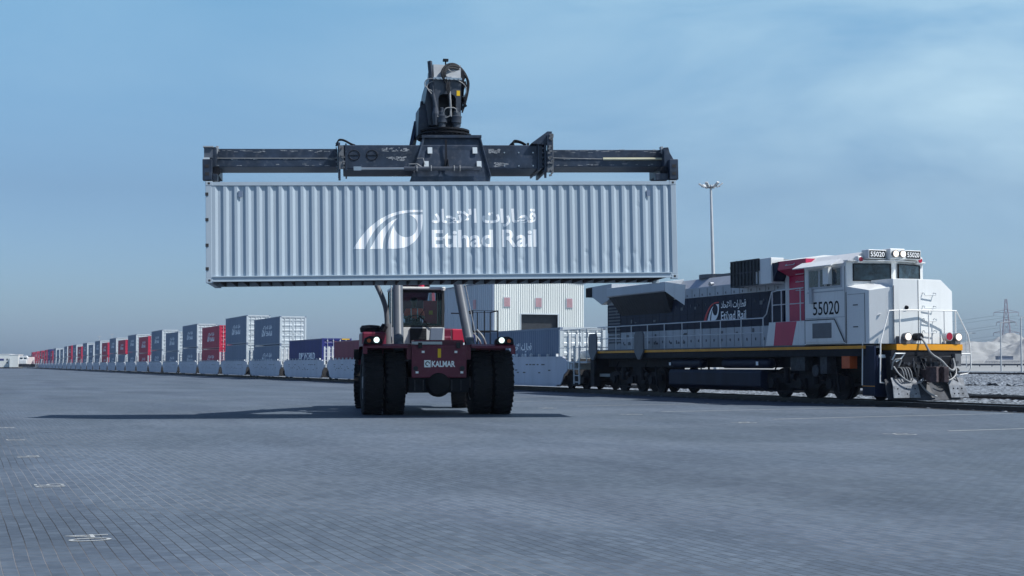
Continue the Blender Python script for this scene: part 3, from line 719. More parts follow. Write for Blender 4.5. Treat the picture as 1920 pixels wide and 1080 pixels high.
    mb = B_(); mb.box(-43.44, -43.2, -.985, .985, 2.063, 4.6); mb.build('door_pillar', M_locw, r)
    mb = B_(); mb.prism([(-43.5, 4.35), (-43.05, 5.0), (-43.56, 5.0)], 'y', -1.44, -.99); mb.build('panel_corner', M_navy, r)
    mb = B_()
    for z in (4.85, 4.55, 4.28, 3.98): mb.tube([(-42.6, -1.44 if z > 4.6 else -1.0, z + .05), (-42.6, -1.5 if z > 4.6 else -1.09, z), (-42.1, -1.5 if z > 4.6 else -1.09, z), (-42.1, -1.44 if z > 4.6 else -1.0, z + .05)], .014)
    mb.build('grab_irons', M_wh_rail, r)
    # equipment lockers on the walkway beside the red panel
    mb = B_(); mb.prism([(-44.0, 2.063), (-43.75, 2.9), (-41.42, 2.9), (-41.42, 2.063)], 'y', -1.48, -.985); lk = mb.build('locker', M_locw, r, bevel=.01)
    mb = B_(); mb.add([(-43.45, -1.484, 2.07), (-43.3, -1.484, 2.89), (-41.95, -1.484, 2.89), (-42.25, -1.484, 2.07)], [(0, 1, 2, 3)]); mb.build('locker_stripe', M_locr, lk)
    # cab
    cw = 1.52
    cab = B_()
    ring = lambda x: [(x, -cw, 2.063), (x, -cw, 4.70), (x, -1.02, 5.05), (x, 0, 5.14), (x, 1.02, 5.05), (x, cw, 4.70), (x, cw, 2.063)]
    xf = [-39.0, -39.0, -38.75, -38.45, -38.75, -39.0, -39.0]
    fr_ = [(x_, y, z) for x_, (_, y, z) in zip(xf, ring(0))]
    cab.loft([ring(-41.4), fr_]); cb = cab.build('cab', M_locw, r, bevel=.012)
    # windscreens: left pane faces the camera, right pane turned away (V-shaped front)
    def pane(name, x, y0, y1, z0, z1, slope, m=M_gdark, fm=M_locw):
        # plane through (x at y0) to (x+slope at y1)
        th = .03
        def P(y, z, d): t_ = (y - y0) / (y1 - y0); return (x + slope * t_ + d, y, z)
        g = B_(); g.add([P(y0, z0, .03), P(y1, z0, .03), P(y1, z1, .03), P(y0, z1, .03)], [(0, 1, 2, 3)]); wn = g.build(name, m, cb, recalc=False)
        f = B_()
        for (a0, b0, a1, b1) in ((y0 - .03, z0 - .03, y1 + .03, z0), (y0 - .03, z1, y1 + .03, z1 + .03), (y0 - .03, z0, y0, z1), (y1, z0, y1 + .03, z1)):
            f.add([P(a0, b0, -.01), P(a1, b0, -.01), P(a1, b1, -.01), P(a0, b1, -.01), P(a0, b0, .05), P(a1, b0, .05), P(a1, b1, .05), P(a0, b1, .05)],
                  [(0, 3, 2, 1), (4, 5, 6, 7), (0, 1, 5, 4), (1, 2, 6, 5), (2, 3, 7, 6), (3, 0, 4, 7)])
        f.build('window_rubber', M_blk, wn); return wn
    pane('windscreen', -38.92, -1.27, -.16, 4.14, 4.65, .41)
    pane('windscreen', -38.47, .16, 1.27, 4.14, 4.65, -.41)
    # cab upper front filler (windscreen band plates)
    mb = B_(); mb.prism([(-39.05, -1.50), (-38.97, -1.50), (-38.47, -.05), (-38.47, .05), (-38.97, 1.50), (-39.05, 1.50)], 'z', 3.72, 4.75); mb.build('windscreen_band', M_locw, cb)
    mb = B_(); mb.prism([(-39.1, -1.52), (-38.85, -1.52), (-38.3, -.05), (-38.3, .05), (-38.85, 1.52), (-39.1, 1.52)], 'z', 4.752, 4.79); mb.build('brow', M_locw, cb)
    # number boards + headlights on the brow
    for y0, y1, sl, x in ((-.98, -.30, .14, -38.52), (.34, .95, -.14, -38.38)):
        mb = B_(); mb.box(x - .35, x + .05, y0, y1, 4.82, 5.12); nb = mb.build('number_board', M_locw, r, bevel=.02)
        mb = B_(); mb.box(x + .0525, x + .058, y0 + .03, y1 - .03, 4.85, 5.09); mb.build('board_face', M_blk, nb)
        place_geo('number', text_geo("55020", y0 + .07, y1 - .07, 4.89, 5.05, .012), lambda u, z, x=x: (x + .0605 - X0, u, z), M_dec, nb)
    mb = B_(); mb.box(-38.75, -38.30, -.27, .31, 4.80, 5.16); hh = mb.build('headlight_housing', M_locw, r, bevel=.03)
    for y in (-.12, .16):
        mb = B_(); mb.cyl((-38.3, y, 4.98), (-38.2, y, 4.98), .11, .12, n=20); hl = mb.build('headlight', M_cham, r)
        mb = B_(); mb.cyl((-38.2, y, 4.98), (-38.19, y, 4.98), .10, n=20); mb.build('headlight_lens', M_lamp, hl)
    for y, x in ((-1.12, -38.75), (1.08, -38.6)):
        mb = B_(); mb.box(x - .2, x + .05, y - .11, y + .11, 4.70, 4.92); mk = mb.build('marker_light', M_locw, r, bevel=.03)
        mb = B_(); mb.cyl((x + .05, y, 4.81), (x + .08, y, 4.81), .07, n=14); mb.build('marker_lens', M_lensr, mk)
    # side windows, visor, mirror
    mb = B_(); mb.box(-41.15, -39.18, -1.53, -1.521, 3.92, 4.60); sf = mb.build('side_window_frame', M_locg, cb)
    for x0, x1 in ((-41.08, -40.55), (-40.42, -39.85), (-39.72, -39.26)):
        mb = B_(); mb.box(x0, x1, -1.538, -1.532, 4.0, 4.55); mb.build('side_window', M_gdark, sf)
    mb = B_(); mb.box(-40.02, -39.7, -1.70, -1.545, 4.05, 4.6); mb.box(-40.05, -40.02, -1.62, -1.54, 4.0, 4.62); mb.build('wind_deflector', M_locw, sf)
    mb = B_(); mb.add([(-41.5, -1.54, 4.82), (-39.2, -1.54, 4.82), (-39.2, -1.92, 4.62), (-41.5, -1.92, 4.62), (-41.5, -1.54, 4.85), (-39.2, -1.54, 4.85), (-39.2, -1.93, 4.65), (-41.5, -1.93, 4.65)],
                      [(0, 3, 2, 1), (4, 5, 6, 7), (0, 1, 5, 4), (1, 2, 6, 5), (2, 3, 7, 6), (3, 0, 4, 7)]); mb.build('sun_visor', M_locw, r)
    mb = B_(); mb.box(-41.0, -40.85, -1.6, -1.52, 3.45, 3.95); mb.box(-41.2, -39.1, -1.535, -1.522, 3.80, 3.84); mb.box(-41.3, -39.05, -1.535, -1.522, 2.95, 2.965); mb.build('cab_trim', M_locg, cb)
    ds = B_()
    for x in (-41.38, -39.02): ds.box(x - .008, x + .008, -1.5285, -1.5215, 2.1, 4.6)
    ds.box(-38.99, -38.97, -1.512, -1.5015, 2.1, 3.75); ds.box(-41.3, -39.05, -1.530, -1.5225, 2.075, 2.09)
    for z in (3.3, 2.6): ds.box(-38.6, -38.35, -1.515, -1.502, z, z + .03)
    ds.build('panel_seams', M_vent, cb)
    place_geo('cab_number', text_geo("55020", -40.88, -39.35, 3.05, 3.50, .008), lambda u, z: (u - X0, -1.524, z), M_blk, cb)
    mb = B_(); mb.prism([(-41.3, 2.15), (-41.3, 2.88), (-39.6, 2.88), (-39.05, 2.15)], 'y', -1.56, -1.522); vb = mb.build('vent_panel', M_locw, cb, bevel=.008)
    sm = B_(); sm.beam((-41.32, -1.562, 2.90), (-39.58, -1.562, 2.90), .02, .025); sm.beam((-39.58, -1.562, 2.90), (-39.02, -1.562, 2.14), .02, .025); sm.build('vent_edge', M_vent, vb)
    mb = B_(); mb.box(-40.85, -39.75, -1.575, -1.562, 2.28, 2.78); mb.build('vent_screen', M_cham, vb)
    # nose
    zt, zb = 3.95, 2.063
    P_ = [(-39.0, -1.50), (-37.76, -1.50), (-37.48, -.82), (-38.0, -.80), (-39.0, -.80)]
    ztop = [3.94, 3.76, 3.86, 4.0, 4.08]
    ns = B_(); n = len(P_)
    ns.add([(x, y, zb) for x, y in P_] + [(x, y, z) for (x, y), z in zip(P_, ztop)], [tuple(range(n))[::-1], (n, n + 1, n + 2, n + 3, n + 4)] + [(i, (i + 1) % n, n + (i + 1) % n, n + i) for i in range(n)])
    nose = ns.build('nose', M_locw, r, bevel=.01)
    ns = B_()
    fv = [(-37.44, -.815, zb), (-37.44, -.815, 4.12), (-37.36, .08, 4.12), (-37.36, .08, zb), (-37.52, 1.08, 4.12), (-37.62, 1.60, 3.76), (-37.62, 1.60, zb), (-37.52, 1.08, zb),
          (-38.6, -.815, zb), (-38.6, -.815, 4.12), (-38.6, .08, 4.12), (-38.6, 1.08, 4.12), (-38.6, 1.60, 3.76), (-38.6, 1.60, zb)]
    ns.add(fv, [(0, 3, 2, 1), (3, 7, 4, 2), (7, 6, 5, 4), (0, 1, 9, 8), (1, 2, 10, 9), (2, 4, 11, 10), (4, 5, 12, 11), (5, 6, 13, 12), (8, 9, 10, 11, 12, 13), (0, 8, 13, 6, 7, 3)])
    ns.build('nose_front', M_locw, nose, bevel=.012)
    mb = B_()
    mb.box(-37.98, -37.965, -1.512, -1.502, 2.1, 3.68); mb.box(-38.9, -38.0, -1.508, -1.502, 3.66, 3.67); mb.beam((-37.43, -.80, 2.1), (-37.43, -.80, 3.9), .02, .02); mb.beam((-37.355, .08, 2.1), (-37.355, .08, 4.1), .012, .012)
    mb.build('nose_seams', M_cham, nose)
    mb = B_()
    for z in (3.62, 3.2, 2.8, 2.42):
        mb.tube([(-37.42, .28, z + .08), (-37.31, .28, z + .05), (-37.31, .28, z), (-37.36, .76, z), (-37.36, .76, z + .05), (-37.47, .76, z + .08)], .016, n=6)
    mb.tube([(-38.05, -1.35, 2.95), (-37.9, -1.33, 3.02), (-37.55, -.93, 3.02), (-37.5, -.85, 2.98)], .012, n=6)
    mb.tube([(-38.7, -.9, 3.98), (-38.7, -.9, 4.05), (-38.3, -.9, 4.0), (-38.3, -.9, 3.92)], .012, n=6)
    mb.tube([(-38.3, -.6, 3.95), (-38.2, -.5, 4.05), (-38.0, -.3, 4.0), (-38.0, -.3, 3.92)], .015, n=6)
    mb.build('nose_grab_irons', M_wh_rail, nose)
    # anticlimber, front sill
    mb = B_(); mb.box(-38.0, -37.15, -1.12, 1.56, 1.68, 1.86); mb.box(-37.9, -37.2, -1.1, 1.54, 2.05, 2.062); fs = mb.build('front_sill', M_blk, r)
    mb = B_(); mb.box(-37.95, -37.12, -.94, 1.58, 1.862, 2.048); mb.build('front_stripe', M_yel, fs)
    # ditch lights, red markers on the sill
    for y in (-.55, 1.38):
        mb = B_(); mb.box(-37.45, -37.2, y - .18, y + .18, 2.063, 2.30); mb.cyl((-37.25, y, 2.28), (-37.05, y, 2.28), .12, .135, n=20); dl = mb.build('ditch_light', M_cham, r)
        mb = B_(); mb.cyl((-37.05, y, 2.28), (-37.04, y, 2.28), .11, n=20); mb.build('ditch_lens', M_lamp, dl)
    mb = B_(); mb.cyl((-37.3, 1.06, 2.3), (-37.1, 1.06, 2.3), .14, n=20); rl = mb.build('red_marker_light', M_wh_rail, r)
    mb = B_(); mb.cyl((-37.1, 1.06, 2.3), (-37.09, 1.06, 2.3), .12, n=20); mb.build('marker_lens', M_lensr, rl)
    mb = B_(); mb.cyl((-37.4, -.05, 2.28), (-37.1, -.05, 2.28), .12, n=14); mb.cyl((-37.5, -.35, 3.25), (-37.35, -.35, 3.2), .06, n=10); mb.build('jumper_socket', M_blk, r)
    # front handrails
    mb = B_()
    T = lambda *p: mb.tube(p, .022, n=8)
    yy = -1.48
    T((-37.25, yy, .85), (-37.2, yy - .02, 1.4), (-37.2, yy, 2.1), (-37.3, yy + .4, 3.1), (-37.25, -.3, 3.12), (-37.2, 1.42, 3.12), (-37.2, 1.86, 2.35), (-37.2, 1.94, 1.95), (-37.2, 1.96, 1.3), (-37.25, 1.86, 1.12), (-37.3, 1.6, 1.08))
    T((-37.25, yy, .85), (-37.3, yy + .2, .83))
    T((-38.15, yy - .03, .75), (-38.1, yy - .03, 2.1), (-37.75, yy + .15, 2.9), (-37.6, yy + .3, 3.0))
    T((-37.2, .95, 3.12), (-37.2, .95, 2.07)); T((-37.2, 1.38, 3.12), (-37.2, 1.38, 2.07)); T((-37.2, 1.95, 1.75), (-37.2, 1.45, 1.75)); T((-37.2, .35, 3.12), (-37.2, .35, 2.07)); T((-37.2, -.75, 3.12), (-37.2, -.75, 2.07))
    mb.build('front_handrail', M_white, r)
    # steps at the corner
    mb = B_(); mb.box(-38.15, -37.5, -1.5, -1.44, .42, 2.0); mb.box(-37.55, -37.48, -1.44, -.95, .4, 1.7)
    for z in (.45, .85, 1.25, 1.6): mb.box(-38.1, -37.55, -1.5, -1.1, z, z + .03)
    mb.build('corner_steps', M_navy, r)
    mb = B_(); mb.box(-37.477, -37.47, -1.35, -1.1, 1.62, 1.72); mb.build('step_sign', M_dec, r)
    mb = B_(); mb.box(-38.15, -37.5, -1.503, -1.501, .72, .74); mb.build('step_edge', M_yel, r)
    # orange box, valves beneath the cab
    mb = B_(); mb.box(-39.3, -38.85, -1.49, -1.2, 1.28, 1.68); mb.build('battery_box', M_orange, r, bevel=.01)
    mb = B_(); mb.box(-40.6, -40.2, -1.45, -1.1, 1.1, 1.67); mb.cyl((-40.9, -1.2, 1.2), (-40.9, -1.45, 1.2), .2, n=14); mb.box(-42.5, -41.6, -1.4, -1.1, 1.2, 1.67); mb.build('valve_box', M_dust, r)
    # fuel tank and air reservoirs
    mb = B_(); mb.prism([(-1.40, 1.22), (-1.45, 1.1), (-1.45, .62), (-1.2, .47), (1.2, .47), (1.45, .62), (1.45, 1.1), (1.40, 1.22)], 'x', -51.5, -44.4); mb.build('fuel_tank', M_navy, r, bevel=.03)
    for xa, xb in ((-51.4, -48.9), (-47.3, -43.9)):
        mb = B_(); mb.lathe((xa, -1.25, 1.45), (1, 0, 0), [(0, .1), (.06, .18), (xb - xa - .06, .18), (xb - xa, .1)], n=20); mb.build('air_reservoir', M_navy, r, smooth=True)
    mb = B_(); mb.box(-51.45, -51.3, -1.46, -1.452, 1.38, 1.5); mb.box(-44.7, -44.55, -1.46, -1.452, 1.38, 1.52); mb.build('tank_label', M_dec, r)
    # bogies
    for xc in (-42.1, -55.2):
        mb = B_()
        for s in (-1, 1):
            y0, y1 = sorted((s * 1.02, s * 1.16))
            mb.prism([(xc - 2.5, .75), (xc - 2.5, 1.0), (xc - 2.1, 1.12), (xc - .4, 1.05), (xc + .4, 1.05), (xc + 2.1, 1.12), (xc + 2.5, 1.0), (xc + 2.5, .75), (xc + 1.2, .78), (xc + .9, .6), (xc - .9, .6), (xc - 1.2, .78)], 'y', y0, y1)
            for dx in (-1.8, 0, 1.8):
                mb.box(xc + dx - .25, xc + dx + .25, min(s * 1.162, s * 1.26), max(s * 1.162, s * 1.26), .58, .95)
                mb.cyl((xc + dx, s * 1.27, .76), (xc + dx, s * 1.33, .76), .17, n=16)
            for dx in (-.9, .9):
                mb.cyl((xc + dx, s * 1.22, .75), (xc + dx, s * 1.22, 1.3), .11, n=12); mb.cyl((xc + dx + .35, s * 1.2, .98), (xc + dx + .55, s * 1.2, .98), .13, n=12)
            mb.beam((xc - 2.2, s * 1.2, .5), (xc - .2, s * 1.2, .45), .05, .05); mb.beam((xc + 2.3, s * 1.25, .5), (xc + 2.15, s * 1.25, 1.35), .06, .08)
            mb.tube([(xc - 1.3, s * 1.3, 1.55), (xc - 1.5, s * 1.35, 1.2), (xc - 1.1, s * 1.3, 1.0)], .03); mb.tube([(xc + 1.5, s * 1.3, 1.55), (xc + 1.3, s * 1.35, 1.25), (xc + 1.6, s * 1.3, 1.0)], .03)
        mb.box(xc - .5, xc + .5, -1.0, 1.0, .75, 1.3)
        bg_ = mb.build('bogie', M_dust if False else M_blk, r)
        for dx in (-1.8, 0, 1.8):
            wm = B_()
            for s in (-1, 1): wm.lathe((xc + dx, s * .70, .76), (0, s, 0), [(0, .56), (.03, .56), (.04, .53), (.13, .525), (.13, .4), (.10, .38), (.10, .1)], n=28)
            wm.cyl((xc + dx, -.7, .76), (xc + dx, .7, .76), .1, n=10)
            wm.build('wheel', M_blk, bg_, smooth=True)
    # side handrails
    mb = B_(); ys = -1.49
    xs = [-57.9 + i * 1.53 for i in range(10)]
    for x in xs: mb.cyl((x, ys, 1.95), (x, ys, 3.07), .022, n=6)
    mb.cyl((xs[0] - .4, ys, 3.07), (xs[-1], ys, 3.07), .022, n=6); mb.cyl((xs[0] - .4, ys, 2.55), (xs[-1], ys, 2.55), .018, n=6)
    mb.tube([(xs[-1], ys, 3.07), (-43.9, ys, 3.2), (-43.55, ys, 3.95), (-43.2, ys, 4.0), (-41.5, ys, 4.02)], .022, n=6)
    for x in (-43.5, -42.9, -41.7): mb.cyl((x, ys, 2.9), (x, ys, 4.0), .022, n=6)
    mb.cyl((-43.5, ys, 3.5), (-41.5, ys, 3.5), .018, n=6); mb.build('side_handrail', M_wh_rail, r)
    # shield-shaped brake gear covers hanging on the handrail posts
    for x in (-58.6, -53.9):
        mb = B_(); mb.prism([(x - .42, 2.65), (x - .42, 1.95), (x - .1, 1.62), (x + .1, 1.62), (x + .42, 1.95), (x + .42, 2.65), (x + .3, 2.8), (x - .3, 2.8)], 'y', -1.62, -1.54); mb.build('step_shield', M_cham, r, bevel=.01)
    # rear steps and coupling gear
    mb = B_(); mb.box(-58.9, -58.62, -1.45, 1.45, 1.0, 1.95); mb.box(-59.1, -58.7, -1.48, -1.2, .45, 1.9); mb.box(-60.0, -58.6, -.18, .18, .95, 1.25); mb.build('rear_buffer_beam', M_blk, r)
    # plough
    for y0, y1 in ((-1.30, -.36), (.80, 1.42)):
        mb = B_(); c0 = -37.0
        mb.add([(c0 + .05, y0, 1.0), (c0 + .05, y1, 1.0), (c0 + .16, y1, .75), (c0 + .28, y1 + (.0 if y1 < 0 else .06), .38), (c0 + .28, y0 - (.06 if y0 < 0 else 0), .38), (c0 + .16, y0, .75)],
               [(0, 1, 2, 5), (5, 2, 3, 4)])
        sol = mb.build('plough_plate', mat('worn_plough_steel', (.17, .19, .22), .45, var=.3, scale=6, dirt=.4), r); so = sol.modifiers.new('thick', 'SOLIDIFY'); so.thickness = .03
        bm_ = B_()
        for i in range(3):
            for z in (.5, .66): bm_.cyl((c0 + .25 - (z - .38) * .3, y0 + .15 + i * (y1 - y0 - .3) / 2, z), (c0 + .29 - (z - .38) * .3, y0 + .15 + i * (y1 - y0 - .3) / 2, z), .022, n=6)
        bm_.build('plough_bolt_row', M_blk, sol)
    mb = B_(); mb.add([(-37.2, -1.35, .95), (-37.2, 1.45, .95), (-36.95, 1.45, .32), (-36.6, .1, .30), (-36.95, -1.4, .32), (-37.0, .1, .9)], [(0, 5, 3, 4), (5, 1, 2, 3)])
    pl = mb.build('plough', M_dust, r); so = pl.modifiers.new('thick', 'SOLIDIFY'); so.thickness = .04
    # coupler and pocket
    mb = B_(); mb.box(-38.0, -37.0, -.28, .28, .95, 1.5); mb.box(-37.3, -37.1, -1.2, 1.3, .95, 1.67); mb.build('coupler_pocket', M_blk, r)
    M_cpl = mat('rusty_coupler_steel', (0.07, 0.05, 0.055), 0.7, var=0.3, scale=8, bump=.4)
    mb = B_(); mb.box(-37.05, -36.55, -.14, .14, .95, 1.25); mb.prism([(-36.6, -.26), (-36.35, -.28), (-36.15, -.2), (-36.2, -.08), (-36.42, -.04), (-36.4, .12), (-36.18, .1), (-36.12, .25), (-36.4, .32), (-36.6, .2)], 'z', .86, 1.34); mb.build('coupler', M_cpl, r, bevel=.02)
    # hoses
    hs = B_()
    for i, y in enumerate((-.95, -.85, -.75, -.65, .62, .72, .82)):
        hs.tube([(-37.05, y, 1.32), (-36.85, y, 1.30), (-36.78, y + .04, 1.0), (-36.85, y + .1, .86 + .02 * i), (-36.95, y + .15, .95)], .016, smooth=2, n=7)
    hs.tube([(-37.0, -1.15, 1.35), (-36.8, -1.1, 1.1), (-36.7, -.8, .85), (-36.7, -.35, .83), (-36.8, -.2, .98)], .025, smooth=2, n=7)
    hs.tube([(-37.0, 1.15, 1.45), (-36.8, 1.1, 1.1), (-36.7, .7, .88), (-36.7, .4, 1.0)], .025, smooth=2, n=7)
    hs.tube([(-37.1, -1.15, 1.25), (-36.95, -1.2, 1.55), (-36.9, -.9, 1.6), (-36.95, -1.0, 1.35)], .025, smooth=1, n=7)
    hs.tube([(-36.9, -.3, .9), (-36.7, -.2, .6), (-36.6, .0, .45), (-36.6, .15, .42)], .03, smooth=2, n=7)
    hs.build('brake_hoses', M_hose, r, smooth=True)
    mb = B_(); mb.tube([(-37.1, -.05, 2.26), (-36.95, .0, 2.1), (-36.9, .15, 1.75), (-36.8, .5, 1.55), (-36.75, .7, 1.3), (-36.8, .95, 1.2), (-36.9, 1.1, 1.35), (-37.0, 1.1, 1.6)], .035, smooth=2, n=8); mb.build('jumper_cable', M_hose, r, smooth=True)
    mb = B_()
    rs = random.Random(5)
    for i in range(40):
        y = rs.uniform(-1.15, 1.3); z = rs.uniform(.9, 1.6); mb.obox((-37.02 + rs.uniform(-.04, .08), y, z), (rs.uniform(.06, .16), rs.uniform(.05, .2), rs.uniform(.04, .16)), Matrix.Rotation(rs.uniform(0, 1.5), 3, 'X'))
    for i in range(12):
        y = rs.uniform(-1.1, 1.2); mb.tube([(-37.0, y, rs.uniform(1.4, 1.65)), (-36.88, y + rs.uniform(-.1, .1), 1.25), (-36.9, y + rs.uniform(-.3, .3), rs.uniform(.8, 1.05))], .016, smooth=1, n=6)
    mb.build('front_pipework', M_dust, r)
    B_().box(-37.2, -36.98, 1.18, 1.4, 1.35, 1.75).build('corner_bracket', M_cham, r); mb = B_(); mb.tube([(-37.0, -1.2, 1.55), (-36.9, -1.15, 1.75), (-36.9, -.8, 1.75), (-36.95, -.9, 1.6), (-36.95, -1.1, 1.5)], .025, n=6); mb.build('uncoupling_lever', M_wh_rail, r)
    # emblem and lettering on the hood
    sc_ = 3.15 / 1660.0; cx, cz = -47.8, 3.46
    yf = -.9755
    T_ = lambda sxx: (lambda u, z: (cx + (u) * sxx - X0, yf, z))
    place_geo('emblem', emblem_geo(.0021, -.0, cz, (1, 2)), lambda u, z: (cx + u * .93 - X0, yf, z), M_dec, r)
    place_geo('emblem_arc', emblem_geo(.0021, -.0, cz, (0,)), lambda u, z: (cx + u * .93 - X0, yf, z), M_lensr if False else mat('signal_red_paint', (0.55, 0.02, 0.03), 0.45), r)
    place_geo('lettering', letter_geo(.0021, -.0, cz, .45), lambda u, z: (cx + u * .93 - X0, yf, z), M_dec, r)
    return r
build_loco()

# ------------------------------------------------------------ reach stacker
YAW = R(10)
def build_stacker():
    r = empty('reach_stacker', (-2.15, 40.5, 0), YAW - R(90))
    tag(r, 'maroon reach stacker facing the camera, headlights on, holding up the grey container', 'reach stacker')
    # tyres
    def wheel(x, y, rad, wd, steer=0, rim_side=0):
        mb = MB(); h = wd / 2; n = 48
        prof = [(-h * .86, rad * .56), (-h, rad * .62), (-h, rad * .84), (-h * .93, rad * .93), (-h * .78, rad * .985), (0, rad), (h * .78, rad * .985), (h * .93, rad * .93), (h, rad * .84), (h, rad * .62), (h * .86, rad * .56)]
        c = Vector((0, 0, 0)); mb.lathe(c, (0, 1, 0), prof, n=n)
        for i in range(30):      # tread lugs
            a_ = 2 * math.pi * i / 30
            for s in (-1, 1):
                aa = a_ + (math.pi / 30 if s > 0 else 0)
                M = Matrix.Rotation(-aa, 3, 'Y')
                mb.obox(M @ Vector((0, s * h * .5, rad * .99)), (.085, h * .88, .05), M @ Matrix.Rotation(s * .25, 3, 'Z'))
        t_ = mb.build('wheel', M_tyre, r, smooth=True); t_.location = (x, y, rad + .005); t_.rotation_euler = (0, 0, steer)
        mb = MB()
        for s in (-1, 1):
            mb.lathe((0, 0, 0), (0, s, 0), [(h * .3, rad * .57), (h * .88, rad * .57), (h * .9, rad * .52), (h * .5, rad * .45), (h * .5, rad * .2), (h * .95, rad * .18), (h * .95, .02)], n=32)
            for i in range(12):
                a_ = math.pi * i / 6; mb.cyl((math.cos(a_) * rad * .36, s * h * .5, math.sin(a_) * rad * .36), (math.cos(a_) * rad * .36, s * h * .62, math.sin(a_) * rad * .36), .03, n=6)
        mb.build('rim', M_rim, t_, smooth=True)
    for y in (-1.83, -1.22, 1.22, 1.83): wheel(0, y, .90, .56)
    wheel(-6.0, -1.62, .83, .52, R(-10)); wheel(-6.0, 1.5, .83, .52, R(-10))
    # chassis
    mb = MB()
    mb.box(-7.2, .2, -.72, .72, .95, 1.75); mb.box(-3.2, -.9, -1.6, -.73, .55, 1.5)
    mb.box(.0, .45, -.88, .88, .62, 1.05)
    ch = mb.build('chassis', M_blk, r, bevel=.02)
    mb = MB(); mb.box(.18, .62, -.86, .86, .62, 1.03); ax = mb.build('front_axle', M_blk, r, bevel=.02)
    mb = MB(); mb.lathe((.5, -.02, .86), (1, 0, 0), [(0, .36), (.15, .36), (.28, .28), (.33, .1)], n=28); mb.build('differential_cover', M_tyre, ax, smooth=True)
    for y in (-.68, -.44, .36, .62): 
        MB().box(.625, .645, y - .015, y + .015, .68, .98).build('axle_bolt', M_dust, ax)
    mb = MB(); mb.prism([(-.78, 1.04), (-.78, 1.95), (.76, 1.95), (.76, 1.04)], 'x', .60, .72); fp = mb.build('front_plate', M_kred, r, bevel=.015)
    mb = MB()
    for y in (-.55, .52): mb.box(.7, .82, y - .05, y + .05, 1.86, 2.02)
    for y in (-.67, .64): mb.cyl((.72, y, 1.3), (.76, y, 1.3), .065, n=14)
    mb.build('lifting_lugs', M_vent, fp)
    mb = MB()
    for y, z in ((-.46, 1.76), (.46, 1.76), (-.63, 1.19), (.63, 1.19)): mb.box(.7225, .727, y - .04, y + .04, z - .03, z + .03)
    mb.build('white_plates', M_dec, fp)
    MB().box(.7225, .728, -.05, .04, 1.60, 1.85).build('warning_sticker', M_signal, fp)
    sq = MB().box(.7225, .727, -.43, -.25, 1.33, 1.53).build('badge', M_dec, fp)
    a0 = [(math.cos(t_) * .055 - .335, math.sin(t_) * .055 + 1.43) for t_ in [i * .45 for i in range(14)]]
    MB().tube([(.729, p[0], p[1]) for p in a0[:12]], .012, n=6).build('badge_mark', M_blk, fp)
    place_geo('lettering', text_geo("KALMAR", -.22, .44, 1.34, 1.51, .035), lambda u, z: (.7245, u, z), M_dec, fp)
    # fenders
    for s in (-1, 1):
        ya, yb = sorted((s * .90, s * 2.14))
        mb = MB(); pr = []
        for i in range(13):
            t_ = R(62 + i * 6.5); pr.append((1.02 * math.cos(t_), .93 + .98 * math.sin(t_)))
        pr = [(.78, 1.86), (.62, 1.92), (-.75, 1.92), (-1.0, 1.8), (-1.1, 1.4)]
        pr2 = [(x * .98 - .0, z + .05) for x, z in pr]
        mb.prism([(x, z) for x, z in pr] + [(x, z + .06) for x, z in pr[::-1]], 'y', ya, yb)
        mb.prism([(.75, 1.70), (.80, 1.70), (.80, 1.90), (.75, 1.90)], 'y', *sorted((s * 2.02, s * 2.14)))
        fd = mb.build('fender', M_kred, r, bevel=.012)
        yl = s * 1.85
        mb = MB(); mb.prism([(s * 2.12, 1.98), (s * 2.08, 2.14), (s * 1.95, 2.2), (s * 1.7, 2.18), (s * 1.6, 2.1), (s * 1.58, 1.98)], 'x', .45, .72); hl = mb.build('headlight_housing', M_blk, r, bevel=.02)
        hy = yl - s * .09
        mb = MB(); mb.cyl((.722, hy, 2.09), (.745, hy, 2.09), .08, n=20); mb.build('headlight_lens', M_lampc, hl)
        mb = MB(); mb.cyl((.722, yl + s * .12, 2.07), (.74, yl + s * .12, 2.07), .055, n=16); mb.build('turn_signal', M_orange, hl)
    # front deck, hydraulic bits
    mb = MB(); mb.box(-.6, .59, -.9, .9, 1.55, 1.96); mb.box(-.3, .3, -.68, .72, 1.965, 2.1); mb.build('deck', M_kred, r)
    MB().box(.32, .5, -.75, .1, 1.97, 2.05).build('deck_tread', M_wh_rail, r)
    # lift cylinders, leaning back to the boom
    for y in (-1.10, .95):
        p0 = Vector((.25, y, 1.85)); p1 = Vector((-3.0, y * .72 - .08, 6.1)); d = (p1 - p0).normalized()
        mb = MB(); mb.cyl(p0, p0 + d * 3.3, .145, n=24); mb.cyl(p0 + d * 3.3, p0 + d * 3.42, .165, n=24); mb.cyl(p0 + d * .25 - Vector((0, .12, 0)), p0 + d * .25 + Vector((0, .12, 0)), .16, n=16); cy = mb.build('lift_cylinder', M_cyl, r, smooth=True)
        mb = MB(); mb.cyl(p0 + d * 3.42, p1, .095, n=16); mb.build('piston_rod', M_steel, cy, smooth=True)
        mb = MB(); q = Vector((.05, -.19 if y < 0 else .19, 0)); mb.tube([p0 + d * .2 + q, p0 + d * .5 + q * 1.1, p0 + d * 3.1 + q], .014, smooth=1); mb.build('cylinder_pipe', M_cyl, cy)
    # left side: air cleaner box, exhaust, mirror; right side: steps and rails
    mb = MB(); mb.box(-2.2, -.9, -2.05, -1.35, 1.5, 2.35); mb.build('engine_cover', M_kred, r, bevel=.06)
    mb = MB(); mb.box(-.89, -.87, -1.88, -1.78, 1.9, 2.2); mb.build('sunlit_stripe', M_cred, r)  # sun on the maroon cover, put in as a brighter red strip
